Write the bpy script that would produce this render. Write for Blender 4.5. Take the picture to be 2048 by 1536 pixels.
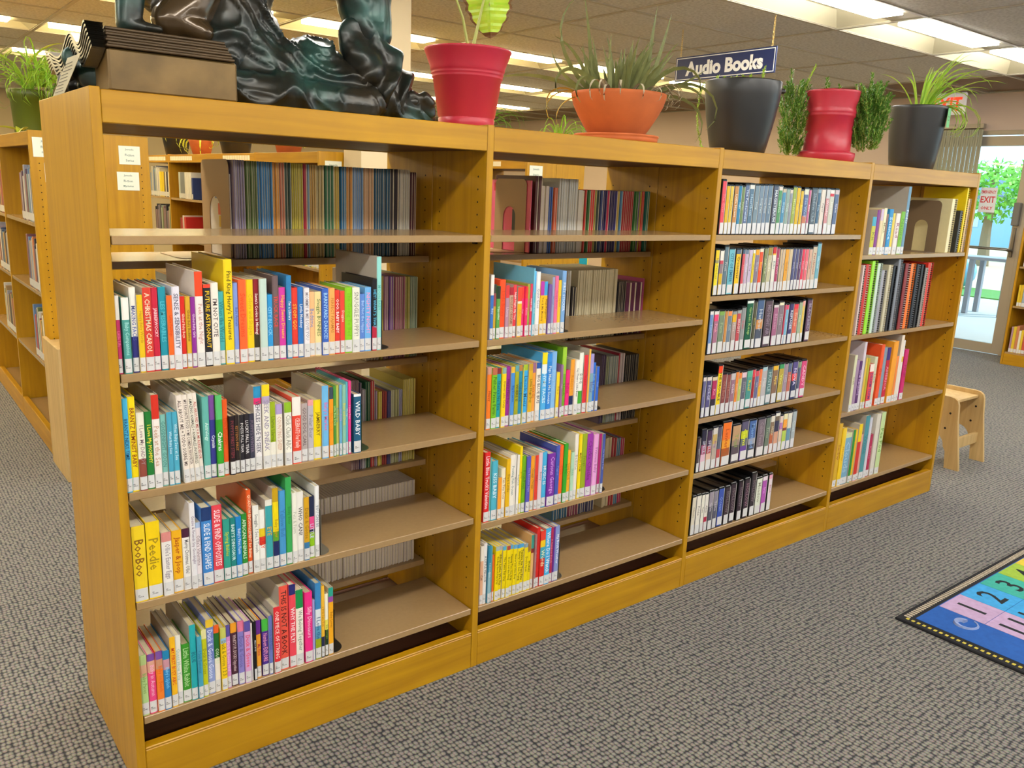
import bpy, bmesh, math, random
from mathutils import Vector, Matrix, noise
PI = math.pi
S = bpy.context.scene
COL = S.collection
for o in list(bpy.data.objects): bpy.data.objects.remove(o)

def lin(h):
    if not isinstance(h, str): return h
    r = []
    for i in (0, 2, 4):
        c = int(h[i:i+2], 16) / 255
        r.append(c / 12.92 if c <= .04045 else ((c + .055) / 1.055) ** 2.4)
    return tuple(r)

# ------------------------------------------------------------------ camera, world, lights, exposure
cam = bpy.data.cameras.new('camera'); camo = bpy.data.objects.new('camera', cam); COL.objects.link(camo)
cam.sensor_width = 36; cam.lens = 1665.3 / 2048 * 36; cam.clip_start = .05; cam.clip_end = 200
rt = Vector((0.78842732, -0.61382009, 0.04009064)); up = Vector((0.10915669, 0.20375193, 0.97291827)); fw = Vector((0.60536532, 0.76269919, -0.22764616))
camo.matrix_world = Matrix(((rt.x, up.x, -fw.x, -0.3922), (rt.y, up.y, -fw.y, -1.7592), (rt.z, up.z, -fw.z, 1.3641), (0, 0, 0, 1)))
S.camera = camo
w = bpy.data.worlds.new('world'); S.world = w; w.use_nodes = True
bg = w.node_tree.nodes['Background']; bg.inputs['Color'].default_value = (.48, .78, 1, 1); bg.inputs['Strength'].default_value = 3
sl = bpy.data.lights.new('sun', 'SUN'); sl.energy = 3.2; sl.angle = .02; sl.color = (1, .95, .86)
so = bpy.data.objects.new('sun', sl); COL.objects.link(so); so.rotation_euler = (math.radians(28), math.radians(38), 0)
S.view_settings.view_transform = 'Standard'; S.view_settings.look = 'None'; S.view_settings.gamma = 1
S.view_settings.use_curve_mapping = False; S.view_settings.exposure = 0.22
LAMP = 22; LAMPC = (1, .975, .93); LAMPW = (1, .82, .46)
# ------------------------------------------------------------------ helpers
MC = {}
def mat(key, col, rough=.5, metal=0, coat=0, spec=.5, trans=0, emit=None, es=0, bump=None, vary=0, vscale=30):
    if key in MC: return MC[key]
    m = bpy.data.materials.new(key); m.use_nodes = True; nt = m.node_tree; b = nt.nodes['Principled BSDF']; MC[key] = m
    c = lin(col)
    b.inputs['Base Color'].default_value = (*c, 1); b.inputs['Roughness'].default_value = rough; b.inputs['Metallic'].default_value = metal
    b.inputs['Coat Weight'].default_value = coat; b.inputs['Coat Roughness'].default_value = .15; b.inputs['Specular IOR Level'].default_value = spec
    b.inputs['Transmission Weight'].default_value = trans
    if emit: b.inputs['Emission Color'].default_value = (*lin(emit), 1); b.inputs['Emission Strength'].default_value = es
    if vary or bump:
        tc = nt.nodes.new('ShaderNodeTexCoord'); n = nt.nodes.new('ShaderNodeTexNoise'); n.inputs['Scale'].default_value = vscale; n.inputs['Detail'].default_value = 4
        nt.links.new(tc.outputs['Object'], n.inputs['Vector'])
        if vary:
            mx = nt.nodes.new('ShaderNodeMix'); mx.data_type = 'RGBA'
            mx.inputs[6].default_value = (*[x * (1 - vary) for x in c], 1); mx.inputs[7].default_value = (*[min(1, x * (1 + vary)) for x in c], 1)
            nt.links.new(n.outputs['Fac'], mx.inputs[0]); nt.links.new(mx.outputs[2], b.inputs['Base Color'])
        if bump:
            bp = nt.nodes.new('ShaderNodeBump'); bp.inputs['Strength'].default_value = bump; bp.inputs['Distance'].default_value = .002
            nt.links.new(n.outputs['Fac'], bp.inputs['Height']); nt.links.new(bp.outputs['Normal'], b.inputs['Normal'])
    return m
def paper(h, rough=.38):                                            # printed, laminated paper in one ink
    return mat('ink_' + h + ('m' if rough > .4 else ''), h, rough, vary=.05, vscale=60)

def nodes(m): return m.node_tree, m.node_tree.nodes, m.node_tree.links
def wood(key, a, b_, axis, rough=.36, coat=.15, scale=1.0):
    m = bpy.data.materials.new(key); m.use_nodes = True; nt, N, L = nodes(m); b = N['Principled BSDF']
    tc = N.new('ShaderNodeTexCoord'); mp = N.new('ShaderNodeMapping'); sc = [26, 26, 26]; sc[axis] = 1.3
    mp.inputs['Scale'].default_value = [s * scale for s in sc]
    n1 = N.new('ShaderNodeTexNoise'); n1.inputs['Scale'].default_value = 1.6; n1.inputs['Detail'].default_value = 6; n1.inputs['Distortion'].default_value = .5
    n2 = N.new('ShaderNodeTexNoise'); n2.inputs['Scale'].default_value = 5; n2.inputs['Detail'].default_value = 3
    L.new(tc.outputs['Object'], mp.inputs['Vector']); L.new(mp.outputs['Vector'], n1.inputs['Vector']); L.new(tc.outputs['Object'], n2.inputs['Vector'])
    r = N.new('ShaderNodeValToRGB'); r.color_ramp.elements[0].position = .3; r.color_ramp.elements[0].color = (*a, 1)
    r.color_ramp.elements[1].position = .72; r.color_ramp.elements[1].color = (*b_, 1)
    mx = N.new('ShaderNodeMix'); mx.data_type = 'RGBA'; mx.blend_type = 'MULTIPLY'; mx.inputs[0].default_value = .35
    r2 = N.new('ShaderNodeValToRGB'); r2.color_ramp.elements[0].position = .3; r2.color_ramp.elements[0].color = (.72, .68, .6, 1); r2.color_ramp.elements[1].position = .6; r2.color_ramp.elements[1].color = (1, 1, 1, 1)
    L.new(n1.outputs['Fac'], r.inputs['Fac']); L.new(n2.outputs['Fac'], r2.inputs['Fac']); L.new(r.outputs['Color'], mx.inputs[6]); L.new(r2.outputs['Color'], mx.inputs[7])
    L.new(mx.outputs[2], b.inputs['Base Color']); b.inputs['Roughness'].default_value = rough; b.inputs['Coat Weight'].default_value = coat; b.inputs['Coat Roughness'].default_value = .25
    bp = N.new('ShaderNodeBump'); bp.inputs['Strength'].default_value = .08; bp.inputs['Distance'].default_value = .001; L.new(n1.outputs['Fac'], bp.inputs['Height']); L.new(bp.outputs['Normal'], b.inputs['Normal'])
    return m

class MB:
    def __init__(s): s.v = []; s.f = []; s.m = []
    def quad(s, a, b, c, d, m=0):
        n = len(s.v); s.v += [a, b, c, d]; s.f.append((n, n+1, n+2, n+3)); s.m.append(m)
    def box(s, x0, x1, y0, y1, z0, z1, m=0, T=None):
        n = len(s.v); P = [(x, y, z) for z in (z0, z1) for y in (y0, y1) for x in (x0, x1)]
        if T: P = [tuple(T @ Vector(p)) for p in P]
        s.v += P
        for f in ((0, 2, 3, 1), (4, 5, 7, 6), (0, 1, 5, 4), (2, 6, 7, 3), (0, 4, 6, 2), (1, 3, 7, 5)):
            s.f.append(tuple(n + i for i in f)); s.m.append(m)
        return s
    def bbox(s, x0, x1, y0, y1, z0, z1, r=.0015, m=0):              # box with chamfered edges (all twelve)
        X = (x0, x1); Y = (y0, y1); Z = (z0, z1); n = len(s.v); idx = {}
        for i in (0, 1):
            for j in (0, 1):
                for k in (0, 1):
                    sx, sy, sz = (1, -1)[i] * r, (1, -1)[j] * r, (1, -1)[k] * r
                    for a, p in enumerate(((X[i], Y[j]+sy, Z[k]+sz), (X[i]+sx, Y[j], Z[k]+sz), (X[i]+sx, Y[j]+sy, Z[k]))):
                        idx[i, j, k, a] = len(s.v); s.v.append(p)
        def F(*t): s.f.append(tuple(idx[q] for q in t)); s.m.append(m)
        F((0,0,0,0),(0,0,1,0),(0,1,1,0),(0,1,0,0)); F((1,0,0,0),(1,1,0,0),(1,1,1,0),(1,0,1,0))
        F((0,0,0,1),(1,0,0,1),(1,0,1,1),(0,0,1,1)); F((0,1,0,1),(0,1,1,1),(1,1,1,1),(1,1,0,1))
        F((0,0,0,2),(0,1,0,2),(1,1,0,2),(1,0,0,2)); F((0,0,1,2),(1,0,1,2),(1,1,1,2),(0,1,1,2))
        for i in (0, 1):
            for j in (0, 1): F((i,j,0,0),(i,j,1,0),(i,j,1,1),(i,j,0,1))
            for k in (0, 1): F((i,0,k,0),(i,1,k,0),(i,1,k,2),(i,0,k,2))
        for j in (0, 1):
            for k in (0, 1): F((0,j,k,1),(1,j,k,1),(1,j,k,2),(0,j,k,2))
        for i in (0, 1):
            for j in (0, 1):
                for k in (0, 1): F((i,j,k,0),(i,j,k,1),(i,j,k,2))
        return s
    def lathe(s, prof, n=40, c=(0, 0, 0), m=0, a0=0, a1=2*PI):
        b = len(s.v); full = abs(a1 - a0 - 2*PI) < 1e-6; k = n if full else n + 1
        for r, z in prof:
            for i in range(k):
                a = a0 + (a1 - a0) * i / n; s.v.append((c[0] + r*math.cos(a), c[1] + r*math.sin(a), c[2] + z))
        for j in range(len(prof) - 1):
            for i in range(n):
                i2 = (i + 1) % k; s.f.append((b + j*k + i, b + j*k + i2, b + (j+1)*k + i2, b + (j+1)*k + i)); s.m.append(m)
        return s
    def tube(s, pts, rad, n=6, m=0, cap=True):
        pts = [Vector(p) for p in pts]; b = len(s.v)
        for i, p in enumerate(pts):
            d = (pts[min(i+1, len(pts)-1)] - pts[max(i-1, 0)]).normalized()
            u = d.orthogonal().normalized() if i == 0 else (u - d * u.dot(d)).normalized()
            v = d.cross(u); r = rad[i] if isinstance(rad, (list, tuple)) else rad
            for k in range(n):
                a = 2*PI*k/n; s.v.append(tuple(p + u*r*math.cos(a) + v*r*math.sin(a)))
        for i in range(len(pts)-1):
            for k in range(n): s.f.append((b+i*n+k, b+i*n+(k+1) % n, b+(i+1)*n+(k+1) % n, b+(i+1)*n+k)); s.m.append(m)
        if cap:
            s.f.append(tuple(b+k for k in range(n))[::-1]); s.m.append(m); e = b+(len(pts)-1)*n; s.f.append(tuple(e+k for k in range(n))); s.m.append(m)
        return s
    def prism(s, outline, y0, y1, m=0):                             # outline in (x, z), extruded in y
        n = len(s.v); k = len(outline); s.v += [(x, y0, z) for x, z in outline] + [(x, y1, z) for x, z in outline]
        s.f.append(tuple(range(n, n+k))); s.m.append(m); s.f.append(tuple(range(n+2*k-1, n+k-1, -1))); s.m.append(m)
        for i in range(k): j = (i+1) % k; s.f.append((n+j, n+i, n+k+i, n+k+j)); s.m.append(m)
        return s
    def mesh(s, name, mats, smooth=False):
        me = bpy.data.meshes.new(name); me.from_pydata(s.v, [], s.f); 
        for m in (mats if isinstance(mats, (list, tuple)) else [mats]): me.materials.append(m)
        me.polygons.foreach_set('material_index', s.m)
        if smooth: me.polygons.foreach_set('use_smooth', [True]*len(s.f))
        me.update(); bmn = bmesh.new(); bmn.from_mesh(me); bmesh.ops.recalc_face_normals(bmn, faces=bmn.faces); bmn.to_mesh(me); bmn.free()
        return me
    def build(s, name, mats, parent=None, smooth=False, loc=None, **kw):
        return link(name, s.mesh(name, mats, smooth), parent, loc, **kw)
def link(name, data, parent=None, loc=None, rot=None, **kw):
    o = bpy.data.objects.new(name, data); COL.objects.link(o)
    if parent: o.parent = parent
    if loc: o.location = loc
    if rot: o.rotation_euler = rot
    for k, v in kw.items(): o[{'cat': 'category'}.get(k, k)] = v
    return o
def thing(name, label, cat, loc=(0, 0, 0), rot=(0, 0, 0), group=None):
    o = link(name, None, None, loc, rot, label=label, cat=cat)
    if group: o['group'] = group
    return o
def dup(o, parent=None):
    c = o.copy(); COL.objects.link(c)
    if parent: c.parent = parent
    for ch in list(o.children): dup(ch, c)
    return c

# lettering: queued, then converted in one pass
TQ = []; TCACHE = {}
def text_later(s, fn, bold=0, res=1, align='CENTER', spacing=1.0):
    TQ.append((s, bold, res, align, spacing, fn))
def flush_text():
    tmp = {}; 
    for s, bold, res, al, sp, fn in TQ:
        k = (s, bold, res, al, sp)
        if k in tmp or k in TCACHE: continue
        c = bpy.data.curves.new('lettering', 'FONT'); c.body = s; c.size = 1; c.resolution_u = res; c.offset = bold; c.align_x = al; c.align_y = 'CENTER'; c.space_line = sp
        o = bpy.data.objects.new('lettering', c); COL.objects.link(o); tmp[k] = o
    bpy.context.view_layer.update(); dg = bpy.context.evaluated_depsgraph_get()
    for k, o in tmp.items():
        TCACHE[k] = bpy.data.meshes.new_from_object(o.evaluated_get(dg))
    for k, o in tmp.items():
        c = o.data; bpy.data.objects.remove(o); bpy.data.curves.remove(c)
    for s, bold, res, al, sp, fn in TQ: fn(TCACHE[(s, bold, res, al, sp)])
    TQ.clear()
def place_text(me, name, m, parent, origin, ux, uy, width=None, height=None, keep=True):
    """scale the unit lettering so that it is height tall and at most width long, and lay it on the axes ux, uy"""
    xs = [v.co.x for v in me.vertices]; ys = [v.co.y for v in me.vertices]
    if not xs: return None
    W = max(xs) - min(xs); H = max(ys) - min(ys); cx = (max(xs)+min(xs))/2; cy = (max(ys)+min(ys))/2
    sx = sy = height / H
    if width and W*sx > width: sx = width / W
    n2 = me.copy(); n2.materials.clear(); n2.materials.append(m); ux = Vector(ux); uy = Vector(uy); O = Vector(origin)
    for v in n2.vertices: v.co = O + ux*((v.co.x-cx)*sx) + uy*((v.co.y-cy)*sy)
    n2.update()
    return link(name, n2, parent)
random.seed(7)
# ------------------------------------------------------------------ materials
WA, WB = (.42, .20, .002), (.56, .29, .005)
W_V = wood('honey_maple_upright', WA, WB, 2); W_H = wood('honey_maple_rail', WA, WB, 0)
W_IN = wood('honey_maple_inner', (.40, .18, .008), (.56, .26, .014), 2, rough=.5, coat=.05)
W_DK = wood('dark_underside_shaded_deck', (.07, .022, .010), (.12, .04, .016), 0, rough=.6)  # maroon underside; on the bottom deck this dark tone stands in for shade
SHELF = mat('taupe_laminate', (.37, .235, .105), .25, coat=.25, vary=.08, vscale=90)
SHELFE = mat('taupe_laminate_edge', (.36, .27, .17), .4)
HOLE = mat('hole_dark', (.015, .008, .004), .9)
PAGE = mat('page_block', 'D8CDAE', .8, vary=.14, vscale=140); PAGE2 = mat('page_block_board', 'C8BA98', .7, vary=.1, vscale=40)
STICK = mat('call_label_white', 'DAD9D8', .3, coat=.2); INK = mat('label_ink', '2A2A30', .5)
BLACKP = mat('case_black_plastic', '0C0C0E', .3, coat=.1); METALG = mat('bookend_brown_metal', '7A6248', .45, spec=.4)
BLKMET = mat('bookend_black_metal', '15130F', .35); CARD = mat('card_white', 'E8E0C8', .6)
WALL = mat('painted_wall', 'DCC6B4', .8, vary=.03, vscale=4); CREAM = mat('painted_wall_cream', 'D8C49C', .8, vary=.03, vscale=4)
FRAME = mat('aluminium_frame', 'B4AA98', .4, metal=.3)

def ceiling_mat():
    m = mat('acoustic_tile', 'DAD8D0', .95); nt, N, L = nodes(m); b = N['Principled BSDF']
    tc = N.new('ShaderNodeTexCoord'); n = N.new('ShaderNodeTexNoise'); n.inputs['Scale'].default_value = 55; n.inputs['Detail'].default_value = 6
    v = N.new('ShaderNodeTexVoronoi'); v.inputs['Scale'].default_value = 60
    L.new(tc.outputs['Generated'], n.inputs['Vector']); tc2 = N.new('ShaderNodeNewGeometry'); L.new(tc2.outputs['Position'], n.inputs['Vector']); L.new(tc2.outputs['Position'], v.inputs['Vector'])
    r = N.new('ShaderNodeValToRGB'); r.color_ramp.elements[0].position = .35; r.color_ramp.elements[0].color = (.66, .65, .60, 1); r.color_ramp.elements[1].position = .62; r.color_ramp.elements[1].color = (.86, .85, .80, 1)
    L.new(n.outputs['Fac'], r.inputs['Fac']); L.new(r.outputs['Color'], b.inputs['Base Color'])
    bp = N.new('ShaderNodeBump'); bp.inputs['Strength'].default_value = .5; bp.inputs['Distance'].default_value = .003; L.new(n.outputs['Fac'], bp.inputs['Height']); L.new(bp.outputs['Normal'], b.inputs['Normal'])
    return m
def carpet_mat():
    m = bpy.data.materials.new('loop_pile_carpet'); m.use_nodes = True; nt, N, L = nodes(m); b = N['Principled BSDF']
    g = N.new('ShaderNodeNewGeometry'); mp = N.new('ShaderNodeMapping'); mp.inputs['Rotation'].default_value = (0, 0, .0); mp.inputs['Scale'].default_value = (84, 66, 66)
    nd = N.new('ShaderNodeTexNoise'); nd.inputs['Scale'].default_value = 40; nd.inputs['Detail'].default_value = 2
    ad = N.new('ShaderNodeMix'); ad.data_type = 'VECTOR'; ad.inputs[0].default_value = .004
    L.new(g.outputs['Position'], nd.inputs['Vector']); L.new(g.outputs['Position'], ad.inputs[4]); L.new(nd.outputs['Color'], ad.inputs[5]); L.new(ad.outputs[1], mp.inputs['Vector'])
    v = N.new('ShaderNodeTexVoronoi'); v.inputs['Scale'].default_value = 1; v.inputs['Randomness'].default_value = .38; v.feature = 'F1'; L.new(mp.outputs['Vector'], v.inputs['Vector'])
    # tufts: tan grey loop tops, dark gaps
    r = N.new('ShaderNodeValToRGB'); e = r.color_ramp.elements; e[0].position = .28; e[0].color = (.27, .25, .215, 1); e[1].position = .62; e[1].color = (.022, .021, .022, 1)
    L.new(v.outputs['Distance'], r.inputs['Fac'])
    n2 = N.new('ShaderNodeTexNoise'); n2.inputs['Scale'].default_value = 260; n2.inputs['Detail'].default_value = 3; L.new(g.outputs['Position'], n2.inputs['Vector'])
    mx = N.new('ShaderNodeMix'); mx.data_type = 'RGBA'; mx.blend_type = 'OVERLAY'; mx.inputs[0].default_value = .7
    L.new(r.outputs['Color'], mx.inputs[6]); L.new(n2.outputs['Color'], mx.inputs[7])
    n3 = N.new('ShaderNodeTexNoise'); n3.inputs['Scale'].default_value = 2.2; n3.inputs['Detail'].default_value = 3; L.new(g.outputs['Position'], n3.inputs['Vector'])
    r3 = N.new('ShaderNodeValToRGB'); r3.color_ramp.elements[0].color = (.82, .82, .84, 1); r3.color_ramp.elements[1].color = (1.1, 1.08, 1.0, 1)
    L.new(n3.outputs['Fac'], r3.inputs['Fac']); m2 = N.new('ShaderNodeMix'); m2.data_type = 'RGBA'; m2.blend_type = 'MULTIPLY'; m2.inputs[0].default_value = 1
    L.new(mx.outputs[2], m2.inputs[6]); L.new(r3.outputs['Color'], m2.inputs[7]); L.new(m2.outputs[2], b.inputs['Base Color'])
    b.inputs['Roughness'].default_value = .95; b.inputs['Specular IOR Level'].default_value = .15; b.inputs['Sheen Weight'].default_value = .25; b.inputs['Sheen Tint'].default_value = (.7, .8, 1, 1)
    bp = N.new('ShaderNodeBump'); bp.invert = True; bp.inputs['Strength'].default_value = .9; bp.inputs['Distance'].default_value = .004; L.new(v.outputs['Distance'], bp.inputs['Height']); L.new(bp.outputs['Normal'], b.inputs['Normal'])
    return m

# ------------------------------------------------------------------ the room
HC = 2.42
MB().box(-7, 8.16, -6.4, 12, -.05, 0).build('floor', carpet_mat(), kind='structure')
TILE = ceiling_mat(); GRID = mat('ceiling_grid_bar', 'C8C2B0', .5)
ceil = MB().box(-7, 8.28, -6.4, 12, 2.58, 2.64).build('ceiling', mat('ceiling_void', '6A665C', .9), kind='structure')
X0G, MX, Y0G, MY = .89, 1.24, .85, .58
LROWS = (-9, -4, 0, 5, 8, 11)
LTX = [0, 1, 2, 3, 4]
tile_me = MB().bbox(.012, MX-.012, .012, MY-.012, 0, .018, .003).mesh('ceiling_tile', TILE)
xs = range(-6, 6); ys = range(-12, 19)
for i in xs:
    for j in ys:
        if j in LROWS: continue
        x = X0G + i*MX; y = Y0G + j*MY
        if x + MX > 8.17: continue
        if (i < -2 and j < 2) or i < -3: continue
        link('ceiling_tile', tile_me, ceil, (x, y, HC + random.uniform(0, .002)))
bars = []
for i in range(-3, 7): MB().box(-.012, .012, -6.1, 11.9, -.001, .012).build('grid_bar', GRID, ceil, loc=(min(X0G+i*MX, 8.148), 0, HC-.004))
for j in range(-9, 20): MB().box(-2.83, 8.15, -.012, .012, 0, .012).build('grid_bar', GRID, ceil, loc=(0, Y0G+j*MY, HC-.004))
LENS = mat('lit_lens', 'FFFFFF', .4, emit=LAMPC, es=LAMP); LENSW = mat('lit_lens_warm', 'FFFFFF', .4, emit=LAMPW, es=LAMP); REFL = mat('light_reflector_cream', 'D8D0B0', .5); 
lens_me = MB().box(.05, 1.02, .03, .20, -.016, .045).mesh('lens', LENS); lensw_me = MB().box(.05, 1.02, .03, .20, -.016, .045).mesh('lens', LENSW)
rf = MB(); z1 = .085
rf.quad((.014, .205, .05), (1.226, .205, .05), (1.1, .30, z1), (.14, .30, z1)); rf.quad((.014, .566, 0), (1.226, .566, 0), (1.1, .50, z1), (.14, .50, z1)); rf.quad((.14, .30, z1), (1.1, .30, z1), (1.1, .50, z1), (.14, .50, z1))
rf.quad((.014, .205, 0), (.14, .30, z1), (.14, .50, z1), (.014, .566, 0)); rf.quad((1.226, .22, 0), (1.1, .30, z1), (1.1, .50, z1), (1.226, .566, 0)); rf.quad((1.03, .014, .0), (1.226, .014, 0), (1.226, .205, 0), (1.03, .205, .0)); 
rf_me = rf.mesh('reflector', REFL)
fr_me = MB().box(.012, 1.228, .010, .022, 0, .11).box(.012, 1.228, .562, .57, 0, .11).box(.012, .02, .022, .562, 0, .11).box(1.22, 1.228, .022, .562, 0, .11).box(.012, 1.228, .010, .57, .11, .115).mesh('housing', mat('light_housing', 'C8C0A8', .5))
rown = {-9: 'farthest behind the viewer', -4: 'above the aisle in front of the nearest bookcase', 0: 'just behind the bookcase with plants', 5: 'above the far aisle', 8: 'over the distant shelf rows', 11: 'at the far end of the library'}
for j in LROWS:
    for i in range(-6, 6):  # cells far left are unseen lights, added to brighten the bookcase end panel
        x = X0G + i*MX
        if x + MX > 8.17: continue
        t = thing('ceiling_light', '-', 'ceiling light', (x, Y0G+j*MY, HC), group='recessed fluorescent ceiling lights')
        t['label'] = f'recessed ceiling light, {["first","second","third","fourth","fifth","sixth","seventh","eighth","ninth","tenth","eleventh","twelfth"][i+6]} of its row, {rown[j]}'
        link('lens', lensw_me if j > 3 else lens_me, t); link('reflector', rf_me, t); link('housing', fr_me, t)
# right hand (door) wall with a real opening, far wall, left wall
MB().box(8.16, 8.28, -6.4, -5.2, 0, 2.6).box(8.16, 8.28, -1.3, 1.5, 0, 2.6).box(8.16, 8.28, -5.2, -1.3, 0, .6).box(8.16, 8.28, -5.2, -1.3, 2.2, 2.6).box(8.16, 8.28, 2.5, 12, 0, 2.6).box(8.16, 8.28, 1.5, 2.5, 2.08, 2.6).build('wall_right', WALL, kind='structure')
MB().box(-7, 8.28, 12, 12.12, 0, 2.6).build('wall_back', CREAM, kind='structure')
MB().box(-7.1, -7, -6.4, 12, 0, 2.6).build('wall_left', CREAM, kind='structure')
MB().box(-7.1, 8.28, -6.52, -6.4, 0, 2.6).build('wall_front', mat('painted_wall_white', 'DAD8D4', .8), kind='structure')
MB().box(8.145, 8.16, 1.30, 1.5, 0, .14).build('baseboard_right', mat('navy_baseboard', '18202E', .5), kind='structure')
MB().box(1.80, 2.10, 2.38, 2.58, 0, HC).build('wall_pillar', CREAM, kind='structure')
# glazed exit door
def glass_mat():
    m = bpy.data.materials.new('clear_pane'); m.use_nodes = True; nt, N, L = nodes(m); N.remove(N['Principled BSDF'])
    g = N.new('ShaderNodeBsdfGlossy'); g.inputs['Roughness'].default_value = .02; t = N.new('ShaderNodeBsdfTransparent'); t.inputs['Color'].default_value = (.93, .97, .97, 1)
    f = N.new('ShaderNodeFresnel'); f.inputs['IOR'].default_value = 1.45; x = N.new('ShaderNodeMixShader'); L.new(f.outputs[0], x.inputs[0]); L.new(t.outputs[0], x.inputs[1]); L.new(g.outputs[0], x.inputs[2]); L.new(x.outputs[0], N['Material Output'].inputs['Surface']); return m
GL = glass_mat()
wn = link('window_1', None, None, (8.16, -5.2, .6), kind='structure')
wf = MB().bbox(-.02, .10, 0, 3.9, 0, .05).bbox(-.02, .10, 0, 3.9, 1.55, 1.6).bbox(-.02, .10, 0, .05, .05, 1.55).bbox(-.02, .10, 3.85, 3.9, .05, 1.55)
for k in (1, 2): wf.bbox(.0, .08, 1.3*k-.03, 1.3*k+.03, .05, 1.55)
wf.build('window_frame', FRAME, wn)
for k in range(3): MB().box(.035, .041, 1.3*k+.05, 1.3*k+1.25, .05, 1.55).build('pane', GL, wn)
dr = link('door_1', None, None, (8.16, 1.5, 0), kind='structure')
MB().bbox(-.015, .05, 0.0, .03, 0, 2.08).bbox(-.015, .05, .97, 1.0, 0, 2.08).bbox(-.015, .05, 0, 1, 2.04, 2.08).build('door_frame', FRAME, dr)
MB().bbox(0, .045, .032, .105, .005, 2.03).bbox(0, .045, .895, .968, .005, 2.03).bbox(0, .045, .105, .895, .005, .10).bbox(0, .045, .105, .895, 1.94, 2.03).build('door_leaf', FRAME, dr)
MB().box(.018, .026, .100, .90, .095, 1.945).build('pane', GL, dr)
STEEL = mat('satin_steel', '8A8880', .35, metal=.8)
MB().bbox(-.06, -.005, .045, .10, 1.22, 1.43, .006).build('door_closer_box', mat('grey_painted_metal', '77756E', .5), dr)
MB().tube([(-.01, .07, .99), (-.07, .07, .99), (-.08, .09, 1.0), (-.08, .5, 1.0), (-.08, .88, 1.0), (-.01, .9, 1.0)], .013, 8).build('push_bar', STEEL, dr, smooth=True)
MB().bbox(-.02, -.002, .06, .085, .93, 1.20, .004).build('lock_plate', STEEL, dr)
es = MB().box(0, .001, .29, .44, 1.33, 1.56).build('door_sign', mat('clear_sign_film', 'E8ECF4', .3), dr, loc=(.012, 0, 0))
def _es(me, y, h, wd): 
    return lambda me: place_text(me, 'sign_lettering', mat('sign_red', 'D82838', .5), es, (-.001, .365, y), (0, -1, 0), (0, 0, 1), wd, h)
for s_, y, h in (('EMERGENCY', 1.52, .03), ('EXIT', 1.45, .06), ('ONLY', 1.37, .03)): text_later(s_, _es(None, y, h, .13), bold=.02)
# ribbed vertical blind beside the door glass
bl = thing('vertical_blind', 'ribbed grey-green vertical blind hanging at the left of the glass door', 'blind', (8.10, 1.97, .1))
MB().bbox(-.02, .03, 0, .56, 2.0, 2.04).build('head_rail', FRAME, bl)
sm = MB().bbox(-.006, .006, 0, .019, 0, 1.99, .002).mesh('slat', mat('blind_fabric', 'A8A68C', .7))
for k in range(26): link('slat', sm, bl, (.004*(k % 2), .004+k*.0213, 0), (0, 0, .25))

# ------------------------------------------------------------------ outside the door
MB().box(8.28, 13.6, -6, 16, -.12, -.02).build('pavement', mat('concrete', 'B8B8B4', .8, vary=.08, vscale=2), kind='structure')
MB().box(13.6, 60, -30, 50, -.14, -.04).build('yard', mat('pale_dirt', 'C8B090', .9, vary=.2, vscale=.6), kind='structure')
MB().box(13.7, 15.2, 1, 14, -.04, -.01).build('lawn', mat('lawn_grass', '5A8A3A', .9, vary=.3, vscale=20), kind='stuff', label='strip of green lawn beyond the pavement outside the door', cat='grass')
cn = MB().box(8.28, 10.6, -2, 8, 2.28, 2.42).build('canopy', mat('canopy_soffit', 'C8A898', .7), kind='structure')
for y in (2.3, 2.75): 
    MB().lathe([(0, -.01), (.07, -.01), (.08, 0), (.08, .01)], 20).build('canopy_light', mat('canopy_lamp_lit', 'FFFFFF', .4, emit=(1, .95, .9), es=18), loc=(9.9, y, 2.275), label=f'round lit lamp in the canopy outside the door, {"nearer" if y < 2.5 else "farther"} one', cat='lamp')
bn = thing('patio_bench', 'pale grey slatted bench with square legs on the pavement outside', 'bench', (11.3, 2.7, -.02))
BN = mat('bench_grey', '9A9AA0', .6)
for k in range(4): MB().bbox(k*.12, k*.12+.1, 0, 1.7, .72, .76, .004).build('slat', BN, bn)
for y in (.1, .55, 1.0, 1.5):
    MB().bbox(.03, .10, y, y+.06, 0, .72, .004).build('leg', BN, bn); MB().bbox(.36, .43, y, y+.06, 0, .72, .004).build('leg', BN, bn)
MB().lathe([(.0, 0), (.1, .01), (.2, .06), (.27, .16), (.29, .28), (.26, .40), (.18, .50), (.08, .56), (0, .57)], 24).build('garden_globe', mat('globe_blue', '7AA8C8', .3, vary=.3, vscale=3), loc=(14.9, 5.0, .0), smooth=True, label='pale blue round globe standing beyond the lawn outside', cat='globe')
bw = thing('far_building', 'low blue-grey building with pale windows across the yard', 'building', (34, 4, -.04))
MB().box(0, 4, -2, 20, 0, 1.9).build('wall', mat('far_wall', '9CC0E0', .8), bw)  # wall colour lightened, with the distance haze put into it
MB().prism([(-.4, 1.9), (4.4, 1.9), (2, 2.6)], -2.4, 20.4).build('roof', mat('far_roof', '58708C', .7), bw)
for k in range(5): MB().box(-.03, 0, k*3, k*3+1.2, .7, 1.5).build('window', mat('far_window', 'C8D8E8', .2), bw)
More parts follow.
